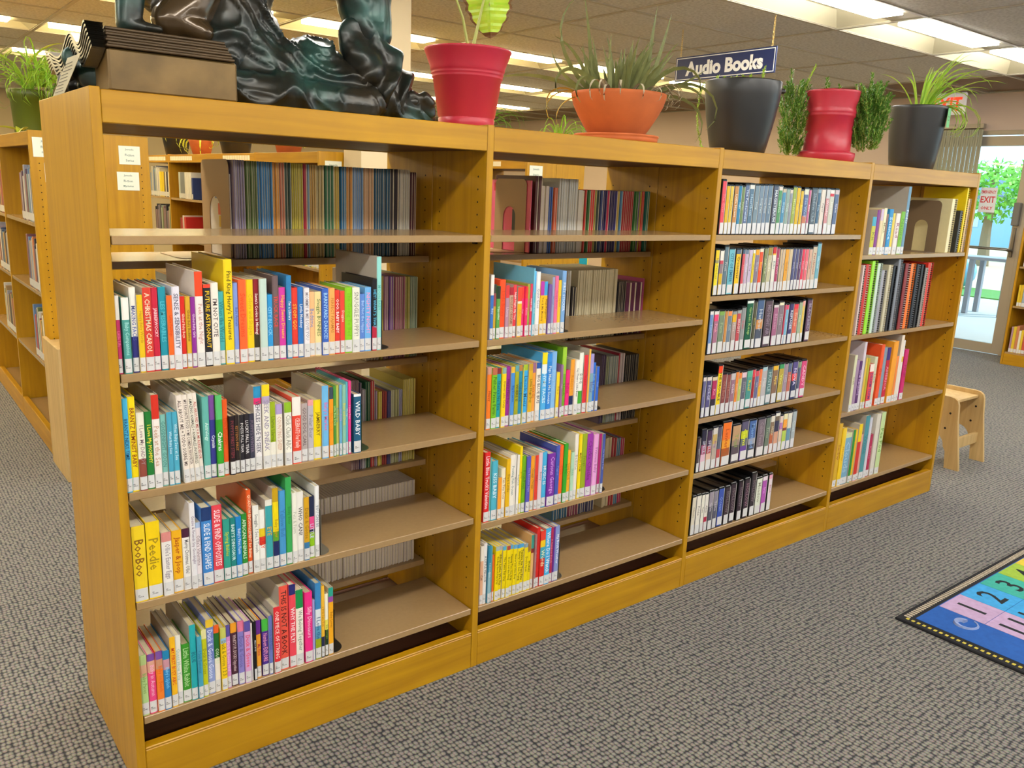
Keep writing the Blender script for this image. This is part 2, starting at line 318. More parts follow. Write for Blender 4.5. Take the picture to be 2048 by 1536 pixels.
def far_tree(x, y, h, i):
    t = thing('tree', f'leafy green tree beyond the yard, {["first","second","third","fourth"][i]} from the left outside the door', 'tree', (x, y, -.04), group='trees beyond the yard')
    MB().tube([(0, 0, 0), (.05, .05, h*.3), (-.05, 0, h*.6), (0, .1, h*.85)], [.16, .12, .09, .03], 8).build('trunk', mat('bark', '8A7458', .9), t)
    m = MB(); rr = random.Random(int(x*7+y))
    for k in range(900):
        a = rr.uniform(0, 2*PI); b = rr.uniform(-1, 1); q = h*.36*rr.uniform(.5, 1); c = math.sqrt(1-b*b)
        p = Vector((q*c*math.cos(a), q*c*math.sin(a), h*.68 + q*b*.8)); u = Vector((rr.uniform(-1, 1), rr.uniform(-1, 1), rr.uniform(-1, 1))).normalized(); v = u.orthogonal().normalized(); s_ = h*.035
        m.quad(tuple(p-u*s_), tuple(p-v*s_*.5), tuple(p+u*s_), tuple(p+v*s_*.5))
    m.build('foliage', mat('far_leaf', '7AB83A', .6, vary=.3, vscale=1), t, kind='stuff')
for i, a in enumerate(((24, 10.6, 3.0), (22, 7.6, 2.7), (27, 8.2, 3.3), (26, 6.6, 2.3))): far_tree(*a, i)

BOOKS = {
 '1.2': """
-2;12.2;159;b;.38:F2EEE6,C8356A;Little Life;E87AA0
13;13.8;155;b;.36:F2EEE6,4A9C94;Baby Companions;A8E0DA
30;12.0;174;b;.70:F0EBE0,2B2C78;MAKING FACES;4A5AA8
42;11.3;159;b;E8C018;Happy Baby Words;C89010
54;16.0;173;b;D8402E;A CHRISTMAS CAROL;F4E0C0
70;13.2;172;b;C8203C;JABBERWOCKY;F6D8DC
85;14.3;173;b;1E93A8;LES MISERABLES;58C0D0
100;10.7;155;b;F06A22;Little Feelings;D84A10
111;14.9;173;b;E4E0EC;SENSE & SENSIBILITY;5A5A70
126;10.1;152;b;D8281C;Global Baby Boys;F8D8C0
137;10.2;151;b;D9A92A;Global Baby Bedtimes;7A4A10
147;10.1;150;b;8E2A94;Global Baby Girls;F0D0F0
158;16.2;202;b;.30:EE4A22,F2E8E2;Peek at the Night;C89890
175;14.8;175;b;.05:E8442C,26242A;FUTURE ASTRONAUT;F4C81C
190;15.4;178;b;F0E8DC;I'M NOT CUTE;5A4A4A
206;12.7;158;b;48AFB4;When the World;2A8088
219;17.9;226;b;F4D312;Pind King Henry's Treasures;4A4410
238;10.3;176;b;8098DC;Baby Animals;4A64B0
249;16.8;182;b;FF6830;Sweet Dreams;F0501C
266;16.4;182;b;F0CC14;Colors and Shapes;D8B010
283;12.3;182;b;.80:8C1A26,3A3418;Santa's Cookie Is Missing!;F8F0E8
295;17.1;183;b;C2D8CE;;
313;13.6;147;b;2E98D8;CITY BLOCK;8CD0F4
327;13.8;188;b;6E5A5C;TRUCK RACE;E0483C
341;15.0;162;b;D23AA0;Happy Sweet Dreams;F4C030
358;11.6;188;b;2F80B8;I'm a Library;E8F0F8
370;14.8;160;b;E23A2C;STOP! GO!;F8C040
385;13.1;161;b;2C74C0;Little Monkey;E8F0F8
399;12.6;159;b;ECE8EC;MOMMY & ME LOVE YOU;9A90A0
412;13.4;149;b;F4BE86;Bedtime;8090B8
426;16.1;149;b;F4DC9C;Snuggle BUNNIES;5A7A40
443;15.5;156;b;3A64C4;BARNYARD DANCE!;A8D8F8
459;15.4;156;b;F0AC5C;PERFECT PAJAMAS;C87A2C
475;13.9;150;b;E03A2C;OOO, BABY BABY;F8F0F0
490;11.4;148;b;EE4638;Doggies;F8D0C8
502;18.8;156;b;8ACC20;The Going To Bed;7CBC18
521;19.0;155;b;ECEADC;SNUGGLE PUPPY!;9A9A8C
541;13.5;139;b;5C88D6;But Not the Hippo;B0D0F4
555;16.6;154;b;6EB2EA;NIGHTY NIGHT;F09AC8
573;12.7;174;b;.8:16161E,B8203C;HEY! WHAT'S THAT;5ABCE0
586;12.3;226;b;92D8D2;MOON BABY;60C0B8
""",
 '1.3': """
0;12.5;202;b;44B2DC;BRANTZ NEXT TIME;1A4A7A
13;13.8;204;b;F4D708;BRANTZ FEMINIST BABY;8A3010
27;14.8;170;b;.72:EAE6D2,90483A;I Love My DADDY;A08890
43;14.2;169;b;1E7830;I Love My MOMMY;E8E040
58;14.8;203;b;.30:D4301E,EEE6E0;Peek at the Sea;C8A088
74;12.4;158;b;80BEB4;GOODNIGHT GOON;4A8A84
87;10.2;162;b;4AA6C4;What Baby Sees;D0ECF4
98;11.7;161;b;4CAAC6;What Baby Sees at Sea;D0ECF4
118;12.2;197;bL;F0E4D8;ALL ABOUT ME + TODO SOBRE MI;5A4A44
131;10.5;196;b;EEE4D8;MY FAVORITE FOOD + MI COMIDA FAVORITA;5A4A44
142;10.2;198;b;EEE6D8;AMAZING ANIMALS + ANIMALES INCREIBLES;5A5A4A
153;9.1;197;b;F0E6DA;ALL AROUND ME + A MI ALREDEDOR;B84A3A
162;14.0;186;b;64B2A8;Astrology;D8F4EC
177;12.5;187;b;.35:7A4A9C,34368C;Crystals;F0F0F8
190;13.8;187;b;.35:5AC070,38A02A;Chakras;F0F8F0
204;13.1;174;b;F05E1E;Little Explorers;E04C10
218;11.8;136;b;22161A;PUPPY'S FIRST STEPS;8A3A44
230;10.6;136;b;2A1E1C;KITTEN'S FIRST;B87A3A
241;10.2;136;b;262228;POETS FULL YEAR;D8D4D4
252;11.2;136;b;2A242A;LUCKY FALL YEAR;E8E4E4
263;12.6;135;b;3A3A4C;PUPPY'S WINTER;7A6A80
277;16.8;195;b;.16:2A92C4,.25:E02A6E,ECE8EA;VEHICLES HIDE 'N SEEK;5A5A6A
295;17.7;198;b;.16:F4D718,.26:B4A4C4,EEEADC;SEEK AND SNEAK;9A90A8
313;12.3;156;b;.76:9CB41C,EEEADC;Llama Llama;6A8010
326;15.8;149;b;.20:B09CD0,F0E8D8;COUNTING SHEEP;D0A890
346;17.1;151;b;.20:90BC28,F0EEE2;Click Clack ABC;A0A090
365;20.8;161;b;.34:EEE8E0,E84832;CELEBRATE! Our Family;F8D8D0
387;16.9;142;b;B6AAA6;GOOD DOG, CARL;6A5A5E
405;14.0;149;b;.12:E8A0A0,BEB8C0;Polar Bear;8A8890
420;19.1;146;b;F2D90C;JAMBERRY;7A6010
440;16.9;179;b;6EB8E8;Baby's Market;E070A8
458;10.3;174;b;.2:3A4A5A,F49C1E;Blue Truck;E88A10
469;7.4;176;b;4A9038;Little Blue Truck;B8E8A0
477;8.1;176;b;C0C45A;Farm Faces;5AA8A0
485;7.4;177;b;6AAAD2;Good Morning;C0A0D8
493;9.5;176;b;8CC0A8;Bear and Duck;D8D040
503;6.3;181;b;5CB4C8;Who Hops;E0F0F0
510;7.8;183;b;EC3E8C;I Love You;F8B0D0
523;19.1;149;b;.05:F4F4F4,1E5A7C;WILD BABY;F0F4F8
""",
 '1.4': """
3;26.4;174;b;F0CF20;BooBoo;8A5A18
32;28.1;177;b;F4D00A;Peedie;A88A18
62;20.5;147;b;.18:D88A84,EEEAE4;Ollie's Easter Eggs;9A909A
84;20.8;146;b;F0B41A;Jasper & Joop;B04A10
106;16.0;145;b;.18:4A1E38,EEECE6;Merry Christmas, Ollie!;6A6A6A
123;11.8;203;b;E8E6EA;Gossie & Friends Say Goodnight;8A7A90
135;11.9;153;b;.10:A8C0E0,F0E4E6;Ollie's Valentine;9A8A90
148;22.2;186;b;.20:1E3A70,3E86D0;SLIDE & FIND SHAPES;E8F0F8
172;22.1;186;b;E24452;SLIDE & FIND OPPOSITES;F8E0E4
195;14.9;149;b;2F9E8C;Spring Babies;C8D020
211;12.8;149;b;1F8480;BABY'S DINOSAUR;D8ECEC
224;12.6;149;b;1E84CC;Baby's First Farm;D8E8F8
237;13.5;152;b;2A8A30;AFRICAN ANIMALS;D8F0D0
252;11.0;206;b;E45A1E;QUANTUM ENTANGLEMENT for Babies;F8E0C0
265;14.3;166;b;F0EEE6;Snuggle, I See, I Touch;8A8A8A
280;14.4;152;b;.38:F0EEE8,.55:E8C820,.72:D8302A,F0EEE8;PLAY;E84A20
295;16.4;174;b;.1:E8E4D8,3CA4AC;EYE;E0B030
312;14.2;200;b;.20:C8A010,.64:F0D808,.78:5AA030,1E2A60;Baby Tiger;C8A010
328;15.6;190;b;4898D0;Yellow Ball;3A80B8
345;14.4;220;b;3AA856;Bizzy Bear;2A8A40
360;11.5;179;b;EFEDE0;Pets & Farm;C0C0B0
373;16.1;178;b;EFEBE4;WHO CAN?;4A4A4A
389;14.0;162;b;.88:D8A41C,3A78A8;Duck & Goose;A87A10
404;14.7;159;b;.40:222A4A,.66:E84A8C,.72:222A4A,90C418;LITTLE;D8D8F0
420;11.4;183;b;EEEEEE;YOU CAN BE;8A94A4
""",
 '1.5': """
2;15.3;148;b;.20:B4CC84,.45:D8A888,B6D890;Baby Faces;8AB060
18;16.1;146;b;.14:7A4AA0,.38:E0A890,EE4888;Baby in Autumn;F8B0D0
35;14.7;149;b;.16:7A50A0,.36:C89070,F4832A;Baby on Beach;E86A10
50;14.1;146;b;.18:1E84B4,.40:C8909C,2A80C0;Baby's Splash;80C8F0
66;12.3;174;b;F6BA1C;MY FIRST BUSY ABC;D84020
79;12.2;172;b;EEEADC;Guess How You;A8C8B8
92;17.9;146;b;3A9626;Little White Rabbit;B8E0A0
110;13.9;189;b;24AAB2;BLUE;186A80
125;10.6;157;b;46A2BE;I See Summer;2A80A0
136;11.2;170;b;.16:E8E0A0,C4C814;Duck & Goose;8A9010
148;17.0;189;b;.12:E8C030,.65:7484C8,90A0D4;Duck & Goose Goose;D8E0F8
165;12.4;171;b;.14:E86020,.60:1E6A28,F0E8D8;COLORS;D8E8C0
179;13.0;161;b;.2:C8C860,.30:90B8D8,F4CC14;Duck & Goose 1 2 3;8A8018
192;10.3;163;b;.22:5A50A0,D890D0;Duck & Goose Find;F0C8E8
204;15.0;163;b;.18:F0A020,4A2434;WHAT'S UP, DUCK? Opposites;D8C0C0
220;14.1;165;b;.2:E07898,8A80C8;Duck & Goose;6A60A8
235;14.5;161;b;.2:5A50A0,D8A0D4;Duck & Goose;E84868
250;4.8;151;b;EAE6E0;Baby Touch;6A6A6A
256;6.9;155;b;141416;HELLO, BUGS;E8E8E8
263;12.9;152;b;.30:6A2A90,F0A430;My First;D02040
279;15.7;150;b;.26:46B440,4A2A8C;Numbers EXPLORE;F0A0C0
295;9.6;156;b;6A78C0;Hide and Seek;5060A8
307;16.0;176;b;E62E38;ONE PIECE OF STRING;F8D8D0
324;22.3;223;b;EC5846;THIS IS NOT A BOOK;4A1A18
348;16.9;222;b;.14:2A2A70,EC4858;WHY THE FLY?;F8F0F0
365;18.8;203;b;.28:18904A,F0ECE0;We Belong Together;8A9A8A
388;19.4;191;b;F02C88;Silly Dinosaurs;F8C0DC
408;6.4;166;b;A0A0D8;;
416;15.3;208;b;.40:3A88C4,.66:E0E8EC,.86:5AA0C0,98A81C;I Love the;2A6090
432;8.6;197;b;.84:F4BC34,20284A;I Will Take You;B87A10
442;8.9;171;b;.5:F4F0D8,.7:E8E060,18341E;Day and Night;7AA030
452;12.9;185;b;.15:28A08C,.25:9A4AA8,F4AE1E;Baby Loves;B87810
""",
 '2.2': """
925;10.9;174;b;.38:F0ECE4,3C76C4;Baby;D8E0F0
936;8.7;148;b;.2:3A3A34,.5:A04A50,C8A030;;
946;11.9;143;b;.3:283828,5AA04A;Opposites;E0F0E0
959;19.0;159;b;FF5222;Little Bunny;E04010
979;11.8;144;b;.3:E04040,B48AA0;Llama;D8C0D0
992;13.5;138;b;.2:B02838,C8A48C;HOLIDAY ORIGAMI;8A4A38
1006;12.0;143;b;EC4046;Night Night, My Tiny;F8E0E0
1020;14.7;137;b;.36:F04830,.42:E8E0D0,F8B61E;ABC;E89A10
1035;9.2;137;b;.3:F04038,EE3076;Hugs;F8A0C0
1045;8.6;138;b;.3:E83A38,F02C74;Kisses;F8A0C0
1054;8.3;144;b;A8B040;DOTS AND;E04060
1063;7.7;145;b;E84060;NIGHT TIME;F8F0F0
1071;3.7;188;b;7AC8E8;;
1076;8.7;179;b;.4:54B0E8,58B0BE;Noisy Farm;C0E4EC
1085;14.2;177;b;F0ECE8;Quiet Goes;8A8AA0
1103;13.6;150;b;.33:B83AA8,FAC41E;You & Me Monkey;8A5A10
1117;12.0;149;b;.33:48A8E0,FAC41E;Hugs Kangaroo;8A5A10
1130;10.4;141;b;7A5AA0;;
1143;8.7;161;b;9AA0C8;Winter;7880B0
1152;13.3;164;b;E87098;Sleepy Bunny;D05080
1166;11.6;151;b;FAC42E;Naptime;B87A10
1180;14.9;177;b;7AA8DA;FIRST STICKER;E0ECF8
""",
 '2.3': """
925;14.9;176;b;.14:C89080,F47E1E;Happy;A8400C
941;16.7;173;b;.14:C06A4A,7CC01E;Fisher Price Farm;3A7010
959;13.9;170;b;.12:8A3038,20A0A8;There's No You;105A60
975;14.0;170;b;.12:8AB0A0,FAD614;Dance! Like Crazy;8A7010
990;14.5;171;b;9A2C90;Happy Pilot Day;5A1858
1006;13.3;169;b;.12:F0C040,4A90DA;Big Dreams;2A5AA0
1020;13.4;172;b;.12:60A0A8,A6A81E;WHERE IS;3A4010
1034;12.4;172;b;.12:C08040,2A8AAA;Scuba Duck;185A78
1049;3.4;163;b;D8D060;;
1053;16.3;170;b;.12:A8C030,42B0F0;Lincoln Meets;1A6AA0
1070;14.7;172;b;.14:D0A030,E0B01E;Little Hugs Day;7A5010
1086;12.1;172;b;.2:A06A8A,F2A03E;Let's Go;B86A18
1101;16.4;171;b;.12:2A58A8,F2EADA;BIG BLUE BUS;3A3A4A
1119;18.3;199;b;.20:F8E010,.36:E8F0F0,50B0EA;RHYME FACES;E0F4FC
1138;17.7;194;b;.14:3A90E0,3086D8;Pigs Make Me Sneeze;E0F0F8
1157;18.6;198;b;84B8E8;Bunny Hop;A0C8F0
1177;11.9;136;b;FAD81E;Shapes;A8800C
1190;8.7;157;b;9A7098;Giggle;C8A0C0
1199;15.7;207;b;.45:A0CC38,78B01E;Hatch;5A8A10
1216;14.7;137;b;F02880;Ballet;C81060
1232;15.6;168;b;.80:F2A42E,1E2A58;Rescue;D88A10
1248;13.8;166;b;F4F0E4;Say Please Little Bear;6A6A6A
1264;15.8;186;b;.75:EEF0E4,48A82E;DOG;4A4A4A
1283;15.2;177;b;E2303A;Trains;C81828
1299;6.9;194;b;FAB43E;;
1307;14.6;179;b;.4:A89CD4,80A8B8;Elmer;6A60A0
1322;12.8;150;b;2E70D2;Bath Time;80B0F0
1336;10.9;137;b;3468D2;Seal;80A8F0
""",
 '2.4': """
927;18.6;207;b;E22A2C;Little Blue Truck's Valentine;F8E0E0
946;7.2;186;b;60B0A8;;
954;19.8;177;b;50B2CA;KISS BABY;E0F0F8
975;12.7;125;b;FAA22E;;
989;14.8;149;b;F2E6C4;Ten Tiny Toes;B08040
1005;13.9;175;b;EAB810;Five Little;A07A10
1020;15.4;184;b;F2ECDE;Pouting Fish Ocean;6A8A8A
1036;6.2;182;b;EEE8DC;Mittens;8A8A8A
1044;9.3;180;b;F0EADE;Sleepyheads;8A8A8A
1054;8.7;204;b;F4D600;DUCK;B89A08
1063;14.3;174;b;70B010;Pout-Pout;4A8008
1078;14.1;171;b;5C5ABC;The Rooster Says;A0A0E0
1094;14.2;169;b;F2A222;Chugga Chugga;A86A10
1109;12.1;169;b;E24232;Baby;B02018
1122;14.4;175;b;E4C4CC;Bunny;A08088
1140;18.1;172;b;48B2E2;MUSIC IS;F0F8FC
1159;28.2;165;b;7A2EA2;Curious George;D8A0E8
1191;14.9;184;b;4A58B2;Piggies;8090D8
1206;14.2;183;b;F86A22;Olive;E85010
1221;15.1;186;b;36A628;My Big;2A8A1C
1237;13.7;162;b;F8B222;One Duck;C88010
1252;12.6;154;b;B0D8B8;Shhh;70A890
1266;14.6;209;b;EAE2D4;Bedtime;A0A090
1283;11.6;206;b;F8DA06;MARSH SWIM;6A5A08
1296;20.7;205;b;98AC18;Frogs;788A10
1317;22.9;203;b;A23CAA;Chicka Chicka;7A2080
1342;20.0;197;b;E8A4DA;Princess Baby;B060A8
1367;10.9;195;b;B22070;;
1379;11.3;193;b;4858A2;The Itsy Bitsy Train;A8B0E0
""",
 '2.5': """
925;11.6;183;b;.3:F0E8D8,E4B08A;Cat;5A3A2A
937;12.0;189;b;EEEAE6;A LITTLE YELLOW;5A5A62
951;10.1;180;b;.55:3488AA,90B8C4;TOUCHING;C8E4EC
962;5.1;175;b;68A8A8;;
968;7.5;147;b;F06C20;;
977;13.0;170;b;.09:A8B8B0,F2D802;Finding Good Fun Day;4A4406
990;13.0;168;b;.09:A8A8B0,F2D802;What Little We Fix;4A4406
1003;13.1;165;b;.09:58A8C8,F2D802;The Twins Fair Day;4A4406
1017;13.2;163;b;.09:B04A40,F2D802;Don't Let the Frog;4A4406
1030;13.3;161;b;.09:58A8D8,F2D802;Twenty Two Sun Day;4A4406
1044;13.4;159;b;.09:60A8D0,F2D802;Never Let Him Day;4A4406
1058;13.5;157;b;.09:4A98D0,F2D802;Sherry Two Sun Trying;4A4406
1072;13.6;155;b;.09:58A8D8,F2D802;Twelve Six Two Pins;4A4406
1086;13.7;152;b;.09:90A0A8,F2D802;Don't Open;4A4406
1100;12.3;122;b;F2D802;HORSES;4A4406
1114;10.2;173;b;.30:40988A,.4:882C28,E8B878;;
1125;7.3;174;b;A87878;Wonderful;C8A0A0
1133;12.9;192;b;D62822;;
1147;19.3;179;b;.2:E84030,.35:F0C820,.6:40A8C0,D82822;Words;F8F0C0
1167;20.2;183;b;46B0E8;Where Do I Watch;F0F4F8
1188;11.3;180;b;B02452;A Rainbow Bunch;E080A0
1200;6.8;180;b;6A2892;;
1208;17.2;180;b;8898D0;My Book Weather;F0F0F8
""",
 '3.1': """
1848;21.2;176;c;E04A58;The Giver;F08890
1871;18.5;161;c;D8B010;Fudge;E88818
1891;17.0;161;c;DCC040;Yellow;B88818
1912;21.8;162;c;C08848;Little House;F0E0C8
1935;17.1;163;c;3080A8;Night;C8E8F0
1953;14.8;160;c;708850;Forest;C8D0A0
1969;22.3;167;c;5A6C90;The Penderwicks;C8D8F0
1993;25.1;169;c;.1:E0E0D8,5A7890;Heartbeat;B0C8D8
2021;24.9;167;c;788C98;Song;C8D0D0
2047;23.9;167;c;74889A;Song Two;C8D0D0
2072;20.7;168;c;70849A;Song Three;C8D0D0
2094;25.9;169;c;6A8094;Song Four;C8D0D0
2125;29.2;169;c;50566A;MAGISTERIUM;E8F0F4
2156;21.5;169;c;.1:E0D8D0,50905A;Garden;C8E8C0
2179;21.7;162;c;.1:C8B898,4A8CB0;Ocean;C8E8F8
2202;21.1;161;c;8CA49A;Walk;C0D0C8
2224;16.0;160;c;.1:D8C8B8,8A909A;Winter;C0B8C8
2241;22.2;169;c;98A840;Meadow;D8E088
2265;21.6;168;c;DAB202;Sun;F0D848
2289;18.4;158;c;DAB212;Bees;F0E058
2310;27.2;165;c;.15:D8D8C0,.75:5A6C94,C87A58;Sea Wolf;A0B0D0
2339;14.4;162;c;C4608A;Roses;F8E0E8
2358;36.5;166;c;55606A;Shadow Club;90A0A8
2396;20.7;167;c;.1:88A0B0,40607A;Tide;A8C0D0
2419;26.3;167;c;DCD2C4;Paper;8A7A7A
2450;25.1;168;c;.25:C8C8C8,C88A8C;Wonder;F0E0E0
2476;27.5;167;c;.1:E8E0D8,.18:D02838,C8C8B8;Journey;E8E8E0
2507;27.8;168;c;.12:C8B8B8,58688A;Space;E0D8E8
""",
 '3.2': """
1846;20.2;156;c;.28:F2D020,.36:90907A,EADA20;Bee Fearless;B8A018
1870;20.4;154;c;.28:E8E4D8,.38:C84858,.66:8A7A80,D8B020;;
1892;20.6;166;c;607884;Frost;C8C8C8
1916;31.9;158;c;70BAC8;CITY OF EMBER;2A6A88
1955;26.2;156;c;.12:5A6A80,F2C41E;Crossover;3A3010
1989;16.4;156;c;.12:4A6078,D0505A;Ruby;E89090
2006;17.3;155;c;.12:6A7C98,C8B0C8;Violet;E8E0F0
2025;20.0;155;c;C8B8D0;Spring;8A6A90
2046;14.7;155;c;.1:E8E4D8,DCC420;Sunny;A89018
2062;21.9;156;c;.16:F2A818,8A7C90;Escape;C8C0D8
2085;21.0;159;c;.1:E8E0C8,E65530;Blaze;F0C040
2111;21.2;159;c;80885A;Jungle Trek;D8D8B0
2134;24.1;162;c;.22:A08A38,C4BE98;Castle;E8E4D8
2161;21.7;163;c;.18:C8282A,.22:F0C020,E8E2D4;Echo;6A8A8A
2183;18.3;158;c;A8345C;Rose Wars;E8A0C0
2205;12.7;155;c;C8B290;;
2219;15.2;155;c;D0B898;Maple;A08860
2236;24.9;155;c;E2A230;Gold;B87818
2262;19.4;155;c;D4BE96;;
2284;17.1;155;c;4E507C;Dark;A8A8D0
2303;18.7;154;c;52527E;Deep;A8A8D0
2323;17.8;154;c;583862;Plum;B090C0
2342;18.5;154;c;E23252;Heart;F8A0B0
2362;21.6;154;c;E46874;Coral;F8C8C8
2386;20.3;153;c;D2AA92;Ripple;B03838
2408;26.7;162;c;CCBCA2;Parchment;A85848
2436;24.9;173;c;70AAB8;Glacier;C8E8F0
""",
 '3.3': """
1846;19.3;153;c;.1:E0DCD8,6A8CC0;Tides;A0C0E0
1869;24.9;152;c;.1:E0DCD8,.3:E84878,A87088;Pink;F0A0B8
1896;29.4;150;c;.12:80A850,788A70;Fern;A8B890
1927;16.1;149;c;C88A44;;
1944;21.4;148;c;.15:F09050,708090;Ash;A0B0B8
1968;23.8;146;c;.1:909AA0,.35:E8B420,B09890;Hive;D8C8C0
1994;21.9;148;c;.1:A0A8A8,BC4A50;BRIGHT;F0D0D0
2018;22.1;155;c;909494;Dust;D05058
2044;38.1;178;c;.06:E8F0E8,1A5C42;Green Keep;A8C870
2085;18.1;171;c;54543C;Moss;A8A050
2106;38.1;177;c;.50:4A648A,.75:D89858,505868;Harbor;C8D0D8
2152;43.1;172;c;5C4A54;MIDNIGHT AIR;9A8A98
2203;31.0;156;c;.08:D8D0D0,A46484;Bloom;C89AB0
2236;29.0;163;c;.08:E8E4C0,887880;Haze;B8A8B0
2268;11.2;153;c;B83050;;
2280;17.2;152;c;.15:E85070,7AB4D4;Skip;C8E0F0
2302;26.3;154;c;3E3A6C;REFUGEE;F0F0F8
2330;29.1;152;c;.15:E83848,D86A54;Ember;F0C0A0
2362;21.3;157;c;A0B490;Mint;D0D8C0
2384;15.8;162;c;.15:E8A090,E0C050;;
2415;31.1;163;c;60425C;BLACKBIRD;B0A8B8
""",
 '3.4': """
1843;18.0;149;c;.12:E4D8D0,6A688E;Twin;9898B8
1864;25.1;148;c;.12:E4D8D0,565280;FORGE;D0D0E8
1893;26.9;145;c;.12:D8C8A8,.75:B23058,3A3038;Kit;F0A0B8
1921;24.0;181;c;.18:F04A1C,F4D402;THE TROUBLE;2A2A10
1946;26.0;148;c;8A4840;Old Barn;B87868
1973;22.2;145;c;8C4A44;Old Road;B87868
1997;23.6;147;c;.22:C8C0C0,9A7080;Orbit;E8D8E0
2022;17.9;149;c;E88A34;Dawn;F4C080
2040;18.0;145;c;.2:E88030,B8C264;Lily;E8E8A8
2059;25.7;144;c;.18:E8C8D0,646470;Stone;A0A0A8
2087;31.6;147;c;.22:60B090,50988E;Reef;D8C840
2120;16.7;148;c;.25:E04850,A82C2C;;
2138;21.2;142;c;.2:D85060,6C6C92;Isle;B8B8D0
2160;18.2;146;c;.6:E87A44,E8B040;Yolk;F4D8A0
2176;30.5;151;c;.12:A8C8D0,BCB4B4;Mist;E0E0E0
2208;31.8;148;c;.08:484C58,587C7C;HUSTLE;B8D0CC
2243;32.8;150;c;.15:E8B830,8A6A50;Myth;F0D060
2281;31.7;152;c;.15:409860,B8A040;Vine;D8E070
2314;22.6;150;c;A08C9A;Lace;C8B8C0
2339;22.8;150;c;.3:58688A,C06A5A;Fox;E8B090
2367;34.4;153;c;.4:5A5088,.65:E85050,3A4064;NOVA;E0D8F0
2404;18.7;150;c;.2:8AA078,58607A;;
2425;34.6;151;c;D8487A;CANDY;F8C8D8
""",
 '3.5': """
1845;15.5;130;c;504048;Mud;8A8A8A
1865;27.5;155;c;.45:2A2638,.75:A85878,E0B8C8;SPELL;D0D0E0
1895;27.9;150;c;.5:48304C,.75:B85050,E0B8A0;SPELL;D0D0E0
1925;26.0;157;c;.2:D8D0C8,.5:C8A860,B8A898;Frog;8A50A0
1953;21.9;156;c;.3:5C5868,.7:606878,C84848;;
1979;49.0;167;c;.5:F4781C,.75:F2A428,A85C2C;Lantern;C8500C
2037;45.6;148;c;.5:C09A70,.7:A08878,5C5058;Trail;8AA058
2088;41.8;156;c;.3:5C5870,.55:C8D020,.8:68706C,6A4898;Gems;E0E838
2134;42.6;153;c;.6:4C6CA4,.8:A8A8B0,4A5060;Mermaid;80A8D8
2186;45.9;151;c;786A70;Cabin Fever;A09098
2237;27.0;151;c;6A7A68;Trees;A0B090
2266;24.8;154;c;.2:E0D8C8,.6:90785A,B86438;Hunt;D8C8A0
2293;28.6;162;c;.1:E8E4D8,.25:7A6A50,.6:38384A,D8A080;;
2324;21.3;146;c;.25:E8D0C0,.5:B87CB0,E0C8A8;;
2347;27.6;152;c;.2:E8E0B0,.5:F0A434,.6:884430,B8D050;;
2376;26.9;151;c;.55:E0DCC8,6894A8;;
2406;26.1;153;c;A8B2B2;Cloud;D0D8D8
""",
 '3.6': """
1847;21.2;150;c;E0D8C2;Classic;A89878
1871;24.9;151;c;EAE4D8;Pride;8A8078
1898;18.2;149;c;E8E4D6;Tale;8A8078
1917;19.7;148;c;.8:E8E2DA,B02848;Alice;8A8078
1940;24.3;152;c;.5:9A909C,5A5866;Grim;D0C8D0
1966;23.2;150;c;.5:8A8494,58586A;Tome;D0C8D0
1993;31.6;153;c;3A52AA;Ocean;90A8E0
2031;28.4;151;c;3A2C34;HOLLOW;887880
2064;30.1;157;c;3A2A34;HOLLOW;887880
2110;25.9;158;c;3A2A34;HOLLOW;887880
2146;31.1;160;c;3A2C36;HOLLOW;A07888
2186;29.2;175;c;383034;HOLLOW;887880
2220;34.5;149;c;E0E4D2;Meadow;A8A890
2257;30.0;152;c;.15:E8D8E0,B454B2;Iris;E0A0E0
2297;22.8;152;c;.15:E8A0B8,E8D8DC;Blush;C08898
""",
 '4.1': """
2795;28.9;150;b;.3:48A8C0,C8C43E;Kit;8A8A20
2826;24.0;177;b;803284;;
2852;21.0;181;b;.3:C8B0C8,E0CCA0;;
2874;21.8;185;b;EAE4BC;Math;9A9468
2898;18.0;162;b;8A6858;;
2918;31.6;182;b;3290C8;Science;C8E4F4
2953;20.4;166;b;E2CA42;;
2977;30.9;166;b;E8E0D8;Read;A05868
3011;31.3;174;b;78B830;Nature;5A9018
3044;22.5;275;b;6C94AC;Folder;E0E8F0
3455;64.9;236;s;E8DCA8;;
3540;27.3;186;s;3A3830;;
3571;25.1;295;s;F0D010;;
3598;36.4;240;s;D8B888;;
3638;25.6;229;s;E87020;;
""",
 '4.2': """
2783;20.6;284;s;DCC8C0;;
2807;39.1;287;s;C82820;;
2849;43.0;300;s;98E030;;
2894;36.3;289;s;C8DCC8;;
2936;39.5;260;s;A0A0A8;;
2984;34.6;280;s;C8C0A0;;
3022;31.6;275;s;202024;;
3057;35.5;313;s;80848C;;
3096;20.8;284;s;1C1C22;;
3119;46.5;284;s;8A2828;;
3169;48.0;282;s;F87A18;;
3220;30.0;278;s;283038;;
3254;34.1;277;s;202020;;
3292;26.8;262;s;908880;;
3323;66.3;283;s;D83424;;
""",
